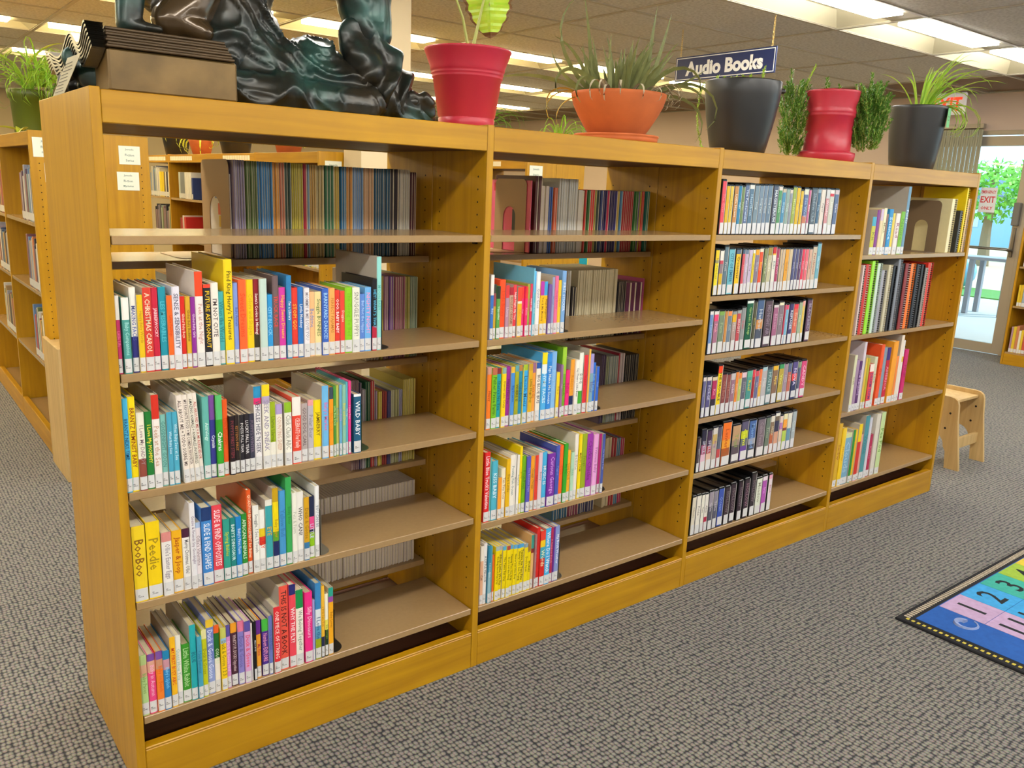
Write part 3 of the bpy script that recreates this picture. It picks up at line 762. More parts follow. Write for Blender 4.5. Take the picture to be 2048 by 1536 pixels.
 '4.3': """
2802;20.3;241;b;D8D8B0;Owl;8A8A60
2826;22.7;219;b;A488A4;;
2851;22.9;211;b;5A3068;THE NIGHTS;D8B8E0
2877;18.5;289;b;D8CCD4;;
2896;13.0;222;b;E2BC42;;
2910;17.8;218;b;B8AC34;;
2935;33.1;190;b;.2:F0E0D0,E24A4C;DREAM TEAM;7A3A80
2970;23.9;218;b;D2D2B4;Lark;A0A080
3016;26.7;267;b;F25A2A;Go;C83818
3045;22.0;252;b;8498A8;;
3072;29.7;249;b;.25:3A2A78,C41A32;AMERICA;F0A0B0
3111;40.1;274;b;F2A22A;;
3154;17.7;206;b;F28A42;;
3174;23.0;296;b;E8DAC4;;
3200;18.0;271;b;.3:E8E0D8,.4:E8C020,E8E0D4;;
3223;31.2;229;b;C8226C;PINK;A01050
""",
 '4.4': """
2764;26.9;279;b;D8AC2A;Sun Day;A04818
2793;27.2;257;b;F2CA24;Hooray;C89010
2825;50.6;227;b;.1:D8DCA0,7AAAC2;Clouds;A8C8D8
2878;18.6;237;b;2A8C30;;
2899;16.4;235;b;.3:F0C018,E8BA22;;
2916;27.4;257;b;.35:F0D000,D23222;;
2946;19.0;206;b;DAA898;;
2967;33.7;286;b;4A929A;Whale;387880
3003;19.4;274;b;D0D0DA;;
3024;25.4;194;b;B2224A;Roses;D87090
3059;32.2;282;b;D8D2C2;;
3096;35.1;285;b;C2DA9A;Pea Pod;6A9A38
""",
}
MAGS = {
 '1.r1': "344,28,235,8A7E9C,5 373,30,234,4A6018,5 404,38,234,3078B0,6 442,18,234,D8922A,3 461,13,234,C87858,2 474,16,235,1C3A2A,2 491,31,234,B8A818,6 523,11,234,A81828,1 534,6,233,7A98B0,1 541,16,233,C8A050,3 557,22,232,B8A468,3 581,26,233,2E6A40,3 607,17,232,C8A830,3 625,19,232,1E6A98,3 644,17,232,C88A38,2 662,30,232,7090B8,5 692,32,232,C09468,4 726,48,232,1A5474,7 774,26,233,241E28,2 801,35,233,B8B4A8,5 836,21,227,4A1820,3",
 '2.r1': "1283,29,236,5A2420,2 1312,30,207,D8C8B8,2 1342,15,204,1A50A8,2 1359,20,203,C85020,2 1381,84,232,CCCCC6,10 1466,26,199,D8D0C0,1 1494,10,200,C83020,1 1505,13,200,2E6A28,1 1519,20,201,D83020,2 1540,9,201,A09028,1 1550,13,200,2A3A28,1 1564,12,201,3A4878,1 1578,15,201,2A1E60,2 1594,13,201,C01848,1 1608,21,201,241A58,3 1630,15,201,2A2468,1 1646,9,201,C8A840,1 1656,12,201,4A80A8,1 1668,54,202,A81E28,6 1723,19,202,2A6A28,2 1743,8,202,4A2A78,1 1752,6,203,B8A838,1 1759,16,203,C83828,2 1777,24,204,1A6A58,2",
 '1.r2': "699,42,241,C8B8A8,5 744,11,235,B0A040,2 755,15,234,A07090,2 772,17,233,7A4A98,2 790,34,232,A06070,5 825,16,231,A09838,3 842,22,230,8A9A80,4",
 '2.r2': "1438,18,231,C8C4B8,3 1458,23,177,1A1418,2 1483,187,231,C8BC98,22 1671,42,188,1C1820,5 1716,77,182,5A2848,3 1795,48,194,B04878,3",
 '1.r3': "651,26,262,8A6870,5 678,9,254,4A3A60,2 687,12,233,A8A4B0,3 699,15,254,1E6040,3 715,14,255,B02830,2 729,8,224,A08CA8,2 738,14,221,D8C848,3 753,14,220,A84840,4 768,12,219,4A4A80,3 781,12,221,C8C8A0,3 794,13,221,B8B880,3 807,12,219,A8A8C8,3 820,41,248,C8B858,8",
 '2.r3': "1618,23,247,483858,4 1642,13,241,909878,2 1655,45,240,8A9490,5 1703,9,247,A02840,1 1713,18,246,C8B8B8,2 1734,92,237,181418,9",
 '1.r4': "520,346,259,C8BCB0,36",
 '2.r4': "1423,73,311,2A5A78,6 1498,48,298,803048,4 1547,76,285,3A3A58,6 1661,37,264,C8B890,3 1699,23,259,A83038,2 1723,21,255,4A7898,2 1745,21,250,B03058,2",
}

# ------------------------------------------------------------------ bookcases
TH = .0198
def hole_row(xf, side, ys, z0, z1):
    m = MB(); z = z0
    while z < z1:
        for y in ys:
            n = len(m.v); m.v += [(xf+side*.0003, y+.0028*math.cos(a*PI/3), z+.0028*math.sin(a*PI/3)) for a in range(6)]; m.f.append(tuple(range(n, n+6))); m.m.append(0)
        z += .032
    return m
def bay(name, label, loc, rot=0, P=.914, D=.5065, H=1.519, front=(), rear=(), left=False, right=True, detail=True, group=None, fs=.06, kick=.107, clip=False):
    t = thing(name, label, 'bookcase', loc, (0, 0, rot), group); dbl = D > .4; W = P - TH
    if left: 
        MB().bbox(-.019, 0, 0, D, 0, H, .0012).build('side_panel', W_V, t)
        if detail: hole_row(0, 1, (.036, .215) + ((.29, .47) if dbl else ()), .24, H-.12).build('pin_holes', HOLE, t)
    if right:
        if dbl: MB().bbox(W, P, 0, D/2-.0008, 0, H, .001).build('side_panel', W_V, t); MB().bbox(W, P, D/2+.0008, D, 0, H, .001).build('side_panel', W_V, t)
        else: MB().bbox(W, P, 0, D, 0, H, .0012).build('side_panel', W_V, t)
        if detail: hole_row(W, -1, (.036, .215) + ((.29, .47) if dbl else ()), .24, H-.12).build('pin_holes', HOLE, t)
        if detail: hole_row(P, 1, (.036, .215) + ((.29, .47) if dbl else ()), .24, H-.12).build('pin_holes', HOLE, t)
    g = .0006; zt = H - .004
    MB().bbox(g, W-g, 0, .019, zt-fs, zt, .0014).build('top_fascia', W_H, t)
    MB().bbox(g, W-g, D-.019, D, zt-fs, zt, .0014).build('top_fascia', W_H, t)
    MB().box(g, W-g, .019, D-.019, zt-.02, zt).build('top_panel', W_H, t)
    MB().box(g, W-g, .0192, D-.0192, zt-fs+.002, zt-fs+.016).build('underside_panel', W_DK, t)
    MB().bbox(g, W-g, 0, .019, 0, kick, .002).bbox(g, W-g, .0, .026, kick-.0, kick+.006, .002).build('baseboard', W_H, t)
    if dbl: MB().bbox(g, W-g, D-.019, D, 0, kick, .002).build('baseboard', W_H, t)
    else: MB().box(g, W-g, D-.006, D, 0, zt-fs).build('back_panel', W_IN, t)
    MB().box(g, W-g, .0265, D-.0195, .076, .088).build('bottom_deck', W_DK, t)  # deck wood darkened: the shade below the lowest shelf is in its colour
    for z in front:
        m = MB().bbox(.003, W-.003, .004, (.250 if dbl else D-.008), z-.0175, z, .0012); s_ = m.build('shelf', SHELF, t)
        if clip:
            for x in (.0005, W-.0075): MB().box(x, x+.007, .03, .045, z-.024, z-.0178).build('shelf_clip', BLKMET, s_)
    for z in rear: MB().bbox(.003, W-.003, .258, D-.004, z-.0175, z, .0012).build('shelf', SHELF, t)
    return t
P = .914
FR = {1: (1.245, .969, .716, .465, .187), 2: (1.245, .968, .716, .442, .185), 3: (1.245, 1.043, .843, .62, .42, .183), 4: (1.165, .84, .515, .188)}
RR = (1.171, .881, .567, .242)
BW = {1: 'nearest', 2: 'second', 3: 'third', 4: 'farthest'}
for b in (1, 2, 3, 4):
    bay('bookcase', {1: 'nearest honey-maple bookcase bay, double-sided, under the dark bronze statue', 2: 'second honey-maple bookcase bay, under the wide terracotta bowl', 3: 'third honey-maple bay with six shelves of audiobook cases', 4: 'farthest honey-maple bay with four shelves and spiral notebooks'}[b],
        ((b-1)*P, 0, 0), front=FR[b], rear=RR, left=(b == 1), group='bays of the long honey-maple bookcase', clip=True)

# ------------------------------------------------------------------ books
CN = {'black': '1A1A1E', 'white': 'F0ECE6', 'cream': 'EADFC0', 'grey': '8E9096', 'pale grey': 'C6C6C8', 'dark grey': '505058', 'slate blue': '5A6C90', 'red': 'D82C28', 'dark red': '8A2428', 'crimson': 'B42850', 'orange': 'F48028', 'red-orange': 'F25A28', 'peach': 'F2B27C', 'tan': 'C8A47C', 'brown': '8A5A3C', 'dark brown': '3C2A30',
      'yellow': 'F2D414', 'mustard yellow': 'D8A828', 'olive': '8C9438', 'lime green': '98C830', 'green': '3A9636', 'dark green': '1C5A3C', 'sage green': '90A890', 'teal': '2898A0', 'pale teal': '80BEB4', 'aqua': '92D8D2', 'sky blue': '6EB4E8', 'blue': '2E80C8', 'navy blue': '282C68', 'dark blue-grey': '48506A', 'periwinkle blue': '7888CC', 'lilac': 'B8A8D8', 'purple': '7A3AA0', 'dark purple': '4A2E5C', 'mauve': 'A07C98', 'magenta': 'D23AA0', 'hot pink': 'EE3280', 'pink': 'E878A0', 'coral': 'EC5850', 'pale pink': 'E8C8CC'}
CL = {k: tuple(int(v[i:i+2], 16) for i in (0, 2, 4)) for k, v in CN.items()}
def cname(h):
    c = tuple(int(h[i:i+2], 16) for i in (0, 2, 4)); return min(CL, key=lambda k: sum((a-b)**2 for a, b in zip(CL[k], c)))
_on = 'zeroth first second third fourth fifth sixth seventh eighth ninth tenth eleventh twelfth thirteenth fourteenth fifteenth sixteenth seventeenth eighteenth nineteenth'.split()
def ordn(n):
    if n < 20: return _on[n]
    t = ('twen', 'thir', 'for', 'fif', 'six', 'seven')[n//10-2]; return t + 'tieth' if n % 10 == 0 else t + 'ty-' + _on[n % 10]
def parse_bands(s):
    r = []
    for p in s.split(','):
        if ':' in p: f, c = p.split(':'); r.append((float(f), c))
        else: r.append((1.0, p))
    return r
def spine_strip(mb, w, z0, z1, dy, m, dx=0, bulge=.0016):           # a slightly rounded spine seen from the front
    X = (dx, .2*w, .8*w, w-dx); Y = (bulge+dy, dy, dy, bulge+dy)
    for i in range(3): mb.quad((X[i], Y[i], z0), (X[i+1], Y[i+1], z0), (X[i+1], Y[i+1], z1), (X[i], Y[i], z1), m)
CALLS = ['BABY', 'BOYNT', 'GOSSI', 'LITTL', 'COUSI', 'DUNRE', 'HILLS', 'MARTI', 'TAFUR', 'ADAMS', 'PATRI', 'WEEKS']
CM = {}
def call_text(i, parent, w, pre, z):
    def fn(me, i=i, parent=parent, w=w, z=z):
        k = (i, pre, round(w*1000), round(z*1000))
        if k not in CM: o = place_text(me, 'call_number', INK, parent, (w*.42, -.0004, z), (1, 0, 0), (0, 0, 1), w*.62, .0062); CM[k] = o.data
        else: link('call_number', CM[k], parent)
    text_later(pre + '\n' + CALLS[i % len(CALLS)], fn, bold=.015, align='LEFT')
GREYC = mat('back_cover_grey', 'B8B0A4', .4, vary=.1, vscale=20); 
def board_book(x, w, h, bands, title, tc, i, d=None, y=.008, z=0, lab=.031, pre='BB', rough=.38, thick=.0018, calls=True):
    bs = parse_bands(bands); w_ = w; mats = [paper(c, rough) for _, c in bs]; main = max(range(len(bs)), key=lambda k: bs[k][0] - (bs[k-1][0] if k else 0))
    rr = random.Random(i*31 + int(x*1000)); d = d or min(.225, max(.125, h*rr.uniform(.86, 1.0))); t = min(thick, w*.16)
    side = mats[main] if rr.random() < .62 else GREYC; mats.append(side); sm = len(mats)-1
    mb = MB(); zl = lab; top = h; prev = h
    for k, (f, c) in enumerate(bs):
        zb = h - f*(h-zl) if f < 1 else 0
        spine_strip(mb, w_, zb, prev, 0, k); prev = zb
    # left and right boards, spine back and the top/bottom rims
    for x0, x1 in ((0, t), (w_-t, w_)):
        mb.quad((x0, .0016, 0), (x0, d, 0), (x0, d, h), (x0, .0016, h), sm); mb.quad((x1, .0016, 0), (x1, d, 0), (x1, d, h), (x1, .0016, h), sm)
        mb.quad((x0, .0016, h), (x1, .0016, h), (x1, d, h), (x0, d, h), sm); mb.quad((x0, .0016, 0), (x1, .0016, 0), (x1, d, 0), (x0, d, 0), sm); mb.quad((x0, d, 0), (x1, d, 0), (x1, d, h), (x0, d, h), sm)
    mb.quad((0, .0016, h), (.2*w_, 0, h), (.8*w_, 0, h), (w_, .0016, h), 0); mb.quad((0, .0016, 0), (.2*w_, 0, 0), (.8*w_, 0, 0), (w_, .0016, 0), 0)
    mb.quad((t, .003, 0), (w_-t, .003, 0), (w_-t, .003, h), (t, .003, h), 0); mb.quad((0, .0016, h), (w_, .0016, h), (w_-t, .003, h), (t, .003, h), 0)
    cov = mb.build('cover', mats)
    MB().box(t+.0001, w_-t-.0001, .0032, d-.0025, .0012, h-.0022).build('pages', PAGE if w_ < .012 or rr.random() < .5 else PAGE2, cov)
    l = MB(); spine_strip(l, w_, .0025, lab, -.0003, 0, dx=.0004); ls = l.build('spine_label', STICK, cov)
    if calls and w_ > .007: call_text(i, ls, w_, pre, .013+.004*rr.random())
    if title and w_ > .006:
        zt = h - .008 if bs[0][0] > .5 or len(bs) == 1 else h - bs[0][0]*(h-zl) - .004
        zb = lab + .006; 
        def fn(me, cov=cov, w_=w_, zt=zt, zb=zb, tc=tc): place_text(me, 'title_lettering', paper(tc), cov, (w_*.5, -.0003, (zt+zb)/2), (0, 0, -1), (1, 0, 0), (zt-zb)*.96, w_*(.62 if title.isupper() else .7))
        text_later(title, fn, bold=.012)
    return cov
def case(x, w, h, bands, title, tc, i):
    bs = parse_bands(bands); d = .135; rr = random.Random(i*17 + int(x*1000)); mb = MB().bbox(0, w, .0012, d, 0, h+.003, .002); c = mb.build('case', BLACKP)
    ins = MB(); lab = .036; prev = h-.004; mats = [paper(q, .3) for _, q in bs]
    for k, (f, q) in enumerate(bs):
        zb = h-.004 - f*(h-.004-lab) if f < 1 else .004
        spine_strip(ins, w, zb, prev, 0, k, dx=.0015, bulge=.0010); prev = zb
    io = ins.build('case_insert', mats, c)
    MB().box(w-.0022, w-.0008, -.0003, .0004, .004, h-.002).build('sleeve_edge', mat('clear_sleeve_edge', 'DAD8D2', .2), c)
    ls = MB().box(w*.12, w*.95, -.0006, -.0001, .004+.008*rr.random()*(w > .03), .036+.006*rr.random()).build('spine_label', STICK, c)
    if w > .015: call_text(i, ls, w, 'J CD', .014)
    if title and w > .014:
        def fn(me): place_text(me, 'title_lettering', paper(tc), io, (w*.52, -.0004, (h+lab)/2 - .004), (0, 0, -1), (1, 0, 0), (h-lab)*.8, min(w*.5, .02))
        text_later(title, fn, bold=.015)
    return c
def notebook(w, h, col, i, d=.2):
    w = min(w, .05); rr = random.Random(i); ring = ['18181A', 'C8C4BC', '18181A', '8A8A90'][i % 4]
    c = MB().bbox(0, .0012, .004, d, 0, h, .0004).bbox(w-.0012, w, .004, d, 0, h, .0004).build('cover', paper(col))
    MB().box(.0016, w-.0016, .016, d-.002, .001, h-.002).build('pages', PAGE, c)
    MB().bbox(.0014, w*.52, .0035, .0155, .0005, h-.0005, .0008).build('cover_wrap', paper(col), c)
    MB().box(w*.53, w-.0014, .012, .0155, .002, h-.003).build('binding_edge', BLACKP if i % 3 == 0 else PAGE, c)
    m = MB(); n = int(h/.0095); a = w*.53; q0 = w*.44
    for k in range(n):
        z = .006 + k*(h-.012)/(n-1); pts = [(a + q0*.5 - q0*.5*math.cos(q), .0115 - .0100*math.sin(q), z + .0012*q/6) for q in [PI*j/6 for j in range(7)]]
        m.tube(pts, .0015, 4, cap=False)
    m.build('coil_binding', mat('coil_'+ring, ring, .35, metal=.2), c)
    return c
SHW = {n: {0: 'top', 1: 'second', 2: 'third', 3: 'fourth', 4: 'fifth', 5: 'sixth'} for n in (1, 2, 3, 4)}
def finish(root, name, label, cat, group):
    root.name = name; root['label'] = label; root['category'] = cat; root['group'] = group
nb = 0
for key, txt in BOOKS.items():
    b, s = int(key[0]), int(key[2]) - 1; z = FR[b][s] + .0002; zceil = (FR[b][s-1] - .0175 if s else 1.457); prev = (b-1)*P + .0015; maxx = b*P - TH - .002
    rows = [r.split(';') for r in txt.strip().splitlines()]
    for i, r in enumerate(rows, 1):
        x = float(r[0])/1000; w = float(r[1])/1000; h = min(float(r[2])/1000, zceil - z - .004); kind, bands, title, tc = r[3], r[4], r[5], r[6]
        if kind[0] == 's': w = min(w, .05)
        if x < prev: w = max(.0032, w - (prev - x)*(x + w > prev)); x = prev
        if x + w > maxx: w = maxx - x
        if w < .003: continue
        rr = random.Random(nb); y = .005 + rr.random()*.007
        if kind[0] == 'c': o = case(x, w, h, bands, title, tc, nb); nm, cat, kw = 'audiobook_case', 'audiobook', 'audiobook case'; y = .008
        elif kind[0] == 's': o = notebook(w, h, bands, nb); nm, cat, kw = 'spiral_notebook', 'notebook', 'spiral-bound book'
        elif b == 4: o = board_book(x, w, h, bands, title, tc, nb, pre='DVD'); nm, cat, kw = 'picture_book', 'book', 'slim book'
        else: o = board_book(x, w, h, bands, title, tc, nb); nm, cat, kw = 'board_book', 'book', 'board book'
        bb = parse_bands(bands); main = max(range(len(bb)), key=lambda k: bb[k][0] - (bb[k-1][0] if k else 0)); c = cname(bb[main][1])
        o.location = (x, y, z); lean = 0
        if kind.endswith('L'): lean = 1
        if key == '1.3' and i in (9, 10, 11, 12): o.rotation_euler.y = -.055
        if key == '1.3' and i == 13: pass
        lab = f'{c} {kw}, {ordn(i)} from left on the {SHW[b][s]} shelf of the {BW[b]} bay'
        finish(o, nm, lab, cat, f'{kw}s on the {SHW[b][s]} shelf of the {BW[b]} bay'); prev = x + w + .00025; nb += 1

# magazines and thin books filed from the other side, seen through the open back
def magazine(w, h, c, d, rr):
    m = MB().bbox(0, w*.68, 0, d, 0, h, min(.0006, w*.1)).box(w*.68, w, .002, d-.001, .001, h-.001, 1)
    return m.mesh('magazine', [paper(c, .42), PAGE])
RZ = {'r1': RR[0], 'r2': RR[1], 'r3': RR[2], 'r4': RR[3]}; RN = {'r1': 'top', 'r2': 'second', 'r3': 'third', 'r4': 'lowest'}
for key, txt in MAGS.items():
    b = int(key[0]); z = RZ[key[2:]] + .0002; k = 0; mx = b*P - TH - .003; zc = {'r1': 1.457, 'r2': RR[0]-.0175, 'r3': RR[1]-.0175, 'r4': RR[2]-.0175}[key[2:]]; cur = 0
    for g in txt.split():
        a, wd, h, c, n = g.split(','); a, wd, h, n = float(a)/1000, float(wd)/1000, float(h)/1000, int(n); a = max(a, cur); wd = min(wd, mx - a)
        if wd < .003: continue
        st = wd/n; me = magazine(st-.0004, min(h, zc-z-.004), c, .205, None)
        for j in range(n):
            k += 1; o = link('magazine', me, None, (a + j*st, .272 + .006*random.Random(k*7+b).random(), z))
            kw = 'magazine' if key[2:] in ('r1',) else 'thin paperback'
            finish(o, 'magazine' if kw == 'magazine' else 'thin_paperback', f'{cname(c)} {kw}, {ordn(k)} from left, rear side, {RN[key[2:]]} shelf of {BW[b]} bay', 'magazine' if kw == 'magazine' else 'book', f'{kw}s on the {RN[key[2:]]} rear shelf of the {BW[b]} bay')
        cur = a + wd

# bookends
def arch_plate(wd, h, aw, ah, off, t=.0012, r=.02):                 # outline in (y, z) with an arch cut from the bottom
    o = [(0, 0), (0, h-r)] + [(r-r*math.cos(a), h-r+r*math.sin(a)) for a in [PI/2*k/6 for k in range(1, 7)]] + [(wd-r+r*math.sin(a), h-r+r*math.cos(a)) for a in [PI/2*k/6 for k in range(1, 7)]] + [(wd, 0), (off+aw, 0)]
    o += [(off+aw/2+aw/2*math.cos(a), ah-aw/2+aw/2*math.sin(a)) for a in [PI*k/10 for k in range(11)]] + [(off, 0)]
    m = MB().prism(o, 0, t); m.v = [(y, x, z) for x, y, z in m.v]; return m
def bookend(label, loc, wd=.14, h=.235, m=METALG, base=.1, arch=True, flip=1):
    t = thing('bookend', label, 'bookend', loc, group='metal bookends')
    (arch_plate(wd, h, wd*.4, h*.62, wd*.32) if arch else MB().box(0, .0012, 0, wd, 0, h)).build('upright_plate', m, t)
    o = [(0, 0), (flip*(base-.03), 0)] + [(flip*(base-.03 + .03*math.sin(a)), .03-.03*math.cos(a)) for a in [PI/2*k/5 for k in range(1, 6)]] + [(flip*(base), wd-.03), (flip*(base-.03), wd), (0, wd)]
    p = MB().prism(o, -.0002, .0010); p.v = [(x, z, y) for x, y, z in p.v]; p.build('base_plate', m, t)
bookend('tall brown metal bookend with arched cut-out, left of the purple magazines', (.338, .292, RR[0]+.0004), .20, .236, m=mat('bookend_tan_metal', 'A8865A', .4), base=.12, flip=-1)
bookend('brown arched bookend before the bright pink magazine in the second bay', (1.268, .30, RR[0]+.0004), .16, .225, m=mat('bookend_tan_metal', 'A8865A', .4), base=.10, flip=-1)
bookend('dark taupe arched bookend holding up the yellow notebooks, farthest bay', (3.395, .03, FR[4][0]+.0004), .15, .225, m=mat('bookend_taupe', '746048', .5), base=.1, flip=-1)
pk = MB().bbox(0, .004, 0, .21, 0, .22, .001).build('magazine', paper('E8607E'), loc=(1.2705, .28, RR[0]+.0016), label='bright pink magazine facing out behind the brown arched bookend, second bay', cat='magazine')
MB().box(-.0004, 0, .03, .09, .05, .13).box(-.0004, 0, .05, .07, .13, .17).build('cover_picture', mat('cover_print_dark', '2A2A30', .4), pk)
MB().box(-.0004, 0, .02, .19, .185, .21).build('cover_heading', mat('cover_print_red', 'D82830', .4), pk)
w1 = MB().bbox(0, .003, 0, .19, 0, .2, .001).build('picture_book', paper('E4DCCC'), loc=(.3397, .292, RR[0]+.0016), label='white picture book with coloured shapes behind the tall tan bookend', cat='book')
for i, (a, b_, c) in enumerate(((.10, .04, '3A78B8'), (.085, .08, 'E8C010'), (.09, .11, 'D85828'), (.11, .15, '8AA0C8'))): MB().box(-.0004, 0, a-.03, a-.005, b_-.01, b_+.018).build('cover_picture', paper(c), w1)
for b, s, x, col, nm in ((1, 1, .601, '15130F', 'second'), (1, 2, .546, '3A4A30', 'third'), (1, 3, .435, '6A6458', 'fourth'), (1, 4, .468, '12120F', 'lowest'), (2, 1, 1.198, '15130F', 'second'), (2, 2, 1.350, '15130F', 'third'), (2, 3, 1.394, '0C0C0C', 'fourth'), (2, 4, 1.229, '5A5448', 'lowest')):
    bookend(f'low metal bookend at the right end of the {nm} shelf books, {BW[b]} bay', (x, .012, FR[b][s]+.0004), .12, .12, mat('bookend_'+col, col, .4), .032, arch=False)
# ------------------------------------------------------------------ bronze statue on the nearest bay
def bronze_mat():
    m = bpy.data.materials.new('patinated_bronze'); m.use_nodes = True; nt, N, L = nodes(m); b = N['Principled BSDF']
    g = N.new('ShaderNodeTexCoord'); n = N.new('ShaderNodeTexNoise'); n.inputs['Scale'].default_value = 7; n.inputs['Detail'].default_value = 5; L.new(g.outputs['Object'], n.inputs['Vector'])
    r = N.new('ShaderNodeValToRGB'); e = r.color_ramp.elements; e[0].position = .3; e[0].color = (.035, .022, .010, 1); e[1].position = .72; e[1].color = (.02, .085, .07, 1)
    x = e.new(.5); x.color = (.012, .016, .013, 1)
    L.new(n.outputs['Fac'], r.inputs['Fac']); L.new(r.outputs['Color'], b.inputs['Base Color']); b.inputs['Metallic'].default_value = .35; b.inputs['Roughness'].default_value = .36; b.inputs['Coat Weight'].default_value = .22; b.inputs['Coat Roughness'].default_value = .25
    n2 = N.new('ShaderNodeTexNoise'); n2.inputs['Scale'].default_value = 30; L.new(g.outputs['Object'], n2.inputs['Vector']); bp = N.new('ShaderNodeBump'); bp.inputs['Strength'].default_value = .35; bp.inputs['Distance'].default_value = .004
    L.new(n2.outputs['Fac'], bp.inputs['Height']); L.new(bp.outputs['Normal'], b.inputs['Normal']); return m
BRZ = bronze_mat()
def blob(name, caps, parent, m, vox=.006, crease=None, smooth=6, amp=0, fr=14):
    """fuse tapered capsules into one continuous cast surface"""
    mb = MB()
    for p, q, r0, r1, sq in caps:
        p, q = Vector(p), Vector(q); n = max(2, int((q-p).length/.012))
        for i in range(n+1):
            t = i/n; c = p.lerp(q, t); r = r0+(r1-r0)*t; b = len(mb.v); K, J = 12, 7
            for j in range(J):
                ph = -PI/2 + PI*j/(J-1)
                for k in range(K): a = 2*PI*k/K; mb.v.append((c.x + r*sq[0]*math.cos(ph)*math.cos(a), c.y + r*sq[1]*math.cos(ph)*math.sin(a), c.z + r*sq[2]*math.sin(ph)))
            for j in range(J-1):
                for k in range(K): mb.f.append((b+j*K+k, b+j*K+(k+1) % K, b+(j+1)*K+(k+1) % K, b+(j+1)*K+k)); mb.m.append(0)
    me = mb.mesh('tmp', m); o = bpy.data.objects.new('tmp', me); COL.objects.link(o)
    md = o.modifiers.new('r', 'REMESH'); md.mode = 'VOXEL'; md.voxel_size = vox; s2 = o.modifiers.new('s', 'SMOOTH'); s2.iterations = smooth; s2.factor = .6
    bpy.context.view_layer.update(); dg = bpy.context.evaluated_depsgraph_get(); r = bpy.data.meshes.new_from_object(o.evaluated_get(dg)); bpy.data.objects.remove(o)
    nrm = [v.normal.copy() for v in r.vertices]
    for v, nn in zip(r.vertices, nrm):
        if crease: v.co += nn * crease(v.co)
        elif amp: v.co += nn * amp * (abs(noise.noise(v.co*fr)) * 2 - .5)
        v.co.z = max(v.co.z, .0005)
    r.polygons.foreach_set('use_smooth', [True]*len(r.polygons)); r.materials.clear(); r.materials.append(m); r.update()
    return link(name, r, parent)
ST = thing('statue', 'dark green-black bronze statue of a seated draped figure beside a giant book', 'statue', (0, 0, 1.5155))
Q = (1, 1, 1)
def fold(c):
    n_ = noise.noise(c*7); u = 17*c.x + 24*c.z - 13*c.y + 4.5*n_; r_ = 1 - abs(math.sin(u)); k = 1 - abs(math.sin(2.3*u + 3*noise.noise(c*13)))
    return .013*(r_**2.2) - .004 + .005*(k**3)
blob('draped_base', [((.30, .22, .05), (.36, .20, .12), .075, .085, Q), ((.36, .20, .08), (.52, .19, .10), .095, .080, (1, 1, .9)), ((.52, .18, .07), (.66, .17, .05), .085, .065, Q), ((.64, .16, .05), (.79, .14, .02), .06, .032, (1, 1.2, 1)),
     ((.30, .28, .04), (.70, .28, .03), .08, .06, Q), ((.28, .10, .03), (.60, .10, .025), .05, .045, Q)], ST, BRZ, vox=.005, crease=fold, smooth=3)
blob('draped_lap', [((.30, .20, .10), (.36, .22, .30), .085, .085, Q), ((.36, .22, .16), (.42, .2, .11), .09, .05, Q), ((.25, .24, .2), (.3, .25, .38), .085, .1, Q), ((.2, .3, .3), (.34, .3, .42), .1, .1, Q)], ST, BRZ, vox=.005, crease=fold, smooth=3)
KN = mat('worn_brown_bronze', (.075, .045, .018), .22, metal=.4, coat=.5, vary=.4, vscale=9)
blob('bent_knee', [((.185, .17, .165), (.225, .18, .20), .042, .052, Q), ((.225, .18, .19), (.27, .2, .28), .052, .07, Q), ((.185, .17, .165), (.24, .15, .145), .040, .030, (1, 1, .8))], ST, KN, vox=.005, amp=.002, fr=9)
blob('forearm', [((.098, .16, .146), (.112, .17, .24), .026, .033, Q), ((.112, .17, .24), (.16, .22, .38), .033, .045, Q), ((.100, .15, .140), (.150, .14, .139), .018, .012, (1, 1, .8))], ST, BRZ, vox=.0045, amp=.0015)
blob('hanging_cuff', [((.59, .17, .33), (.635, .17, .19), .045, .040, Q), ((.66, .18, .36), (.665, .17, .20), .05, .045, Q)], ST, BRZ, vox=.0055, amp=.004, fr=22)
pl = lambda c: .011*math.sin(95*c.x + 10*noise.noise(c*8)) + .006*noise.noise(c*20)
blob('pleated_skirt', [((.60, .15, .19), (.655, .14, .085), .030, .06, Q), ((.66, .16, .18), (.72, .15, .05), .045, .055, Q), ((.70, .16, .12), (.77, .15, .03), .045, .035, Q)], ST, BRZ, vox=.0045, smooth=3, crease=pl)
blob('foot', [((.745, .13, .055), (.795, .12, .030), .026, .020, Q), ((.775, .11, .06), (.79, .11, .05), .018, .016, Q)], ST, BRZ, vox=.004, amp=.003, fr=30)
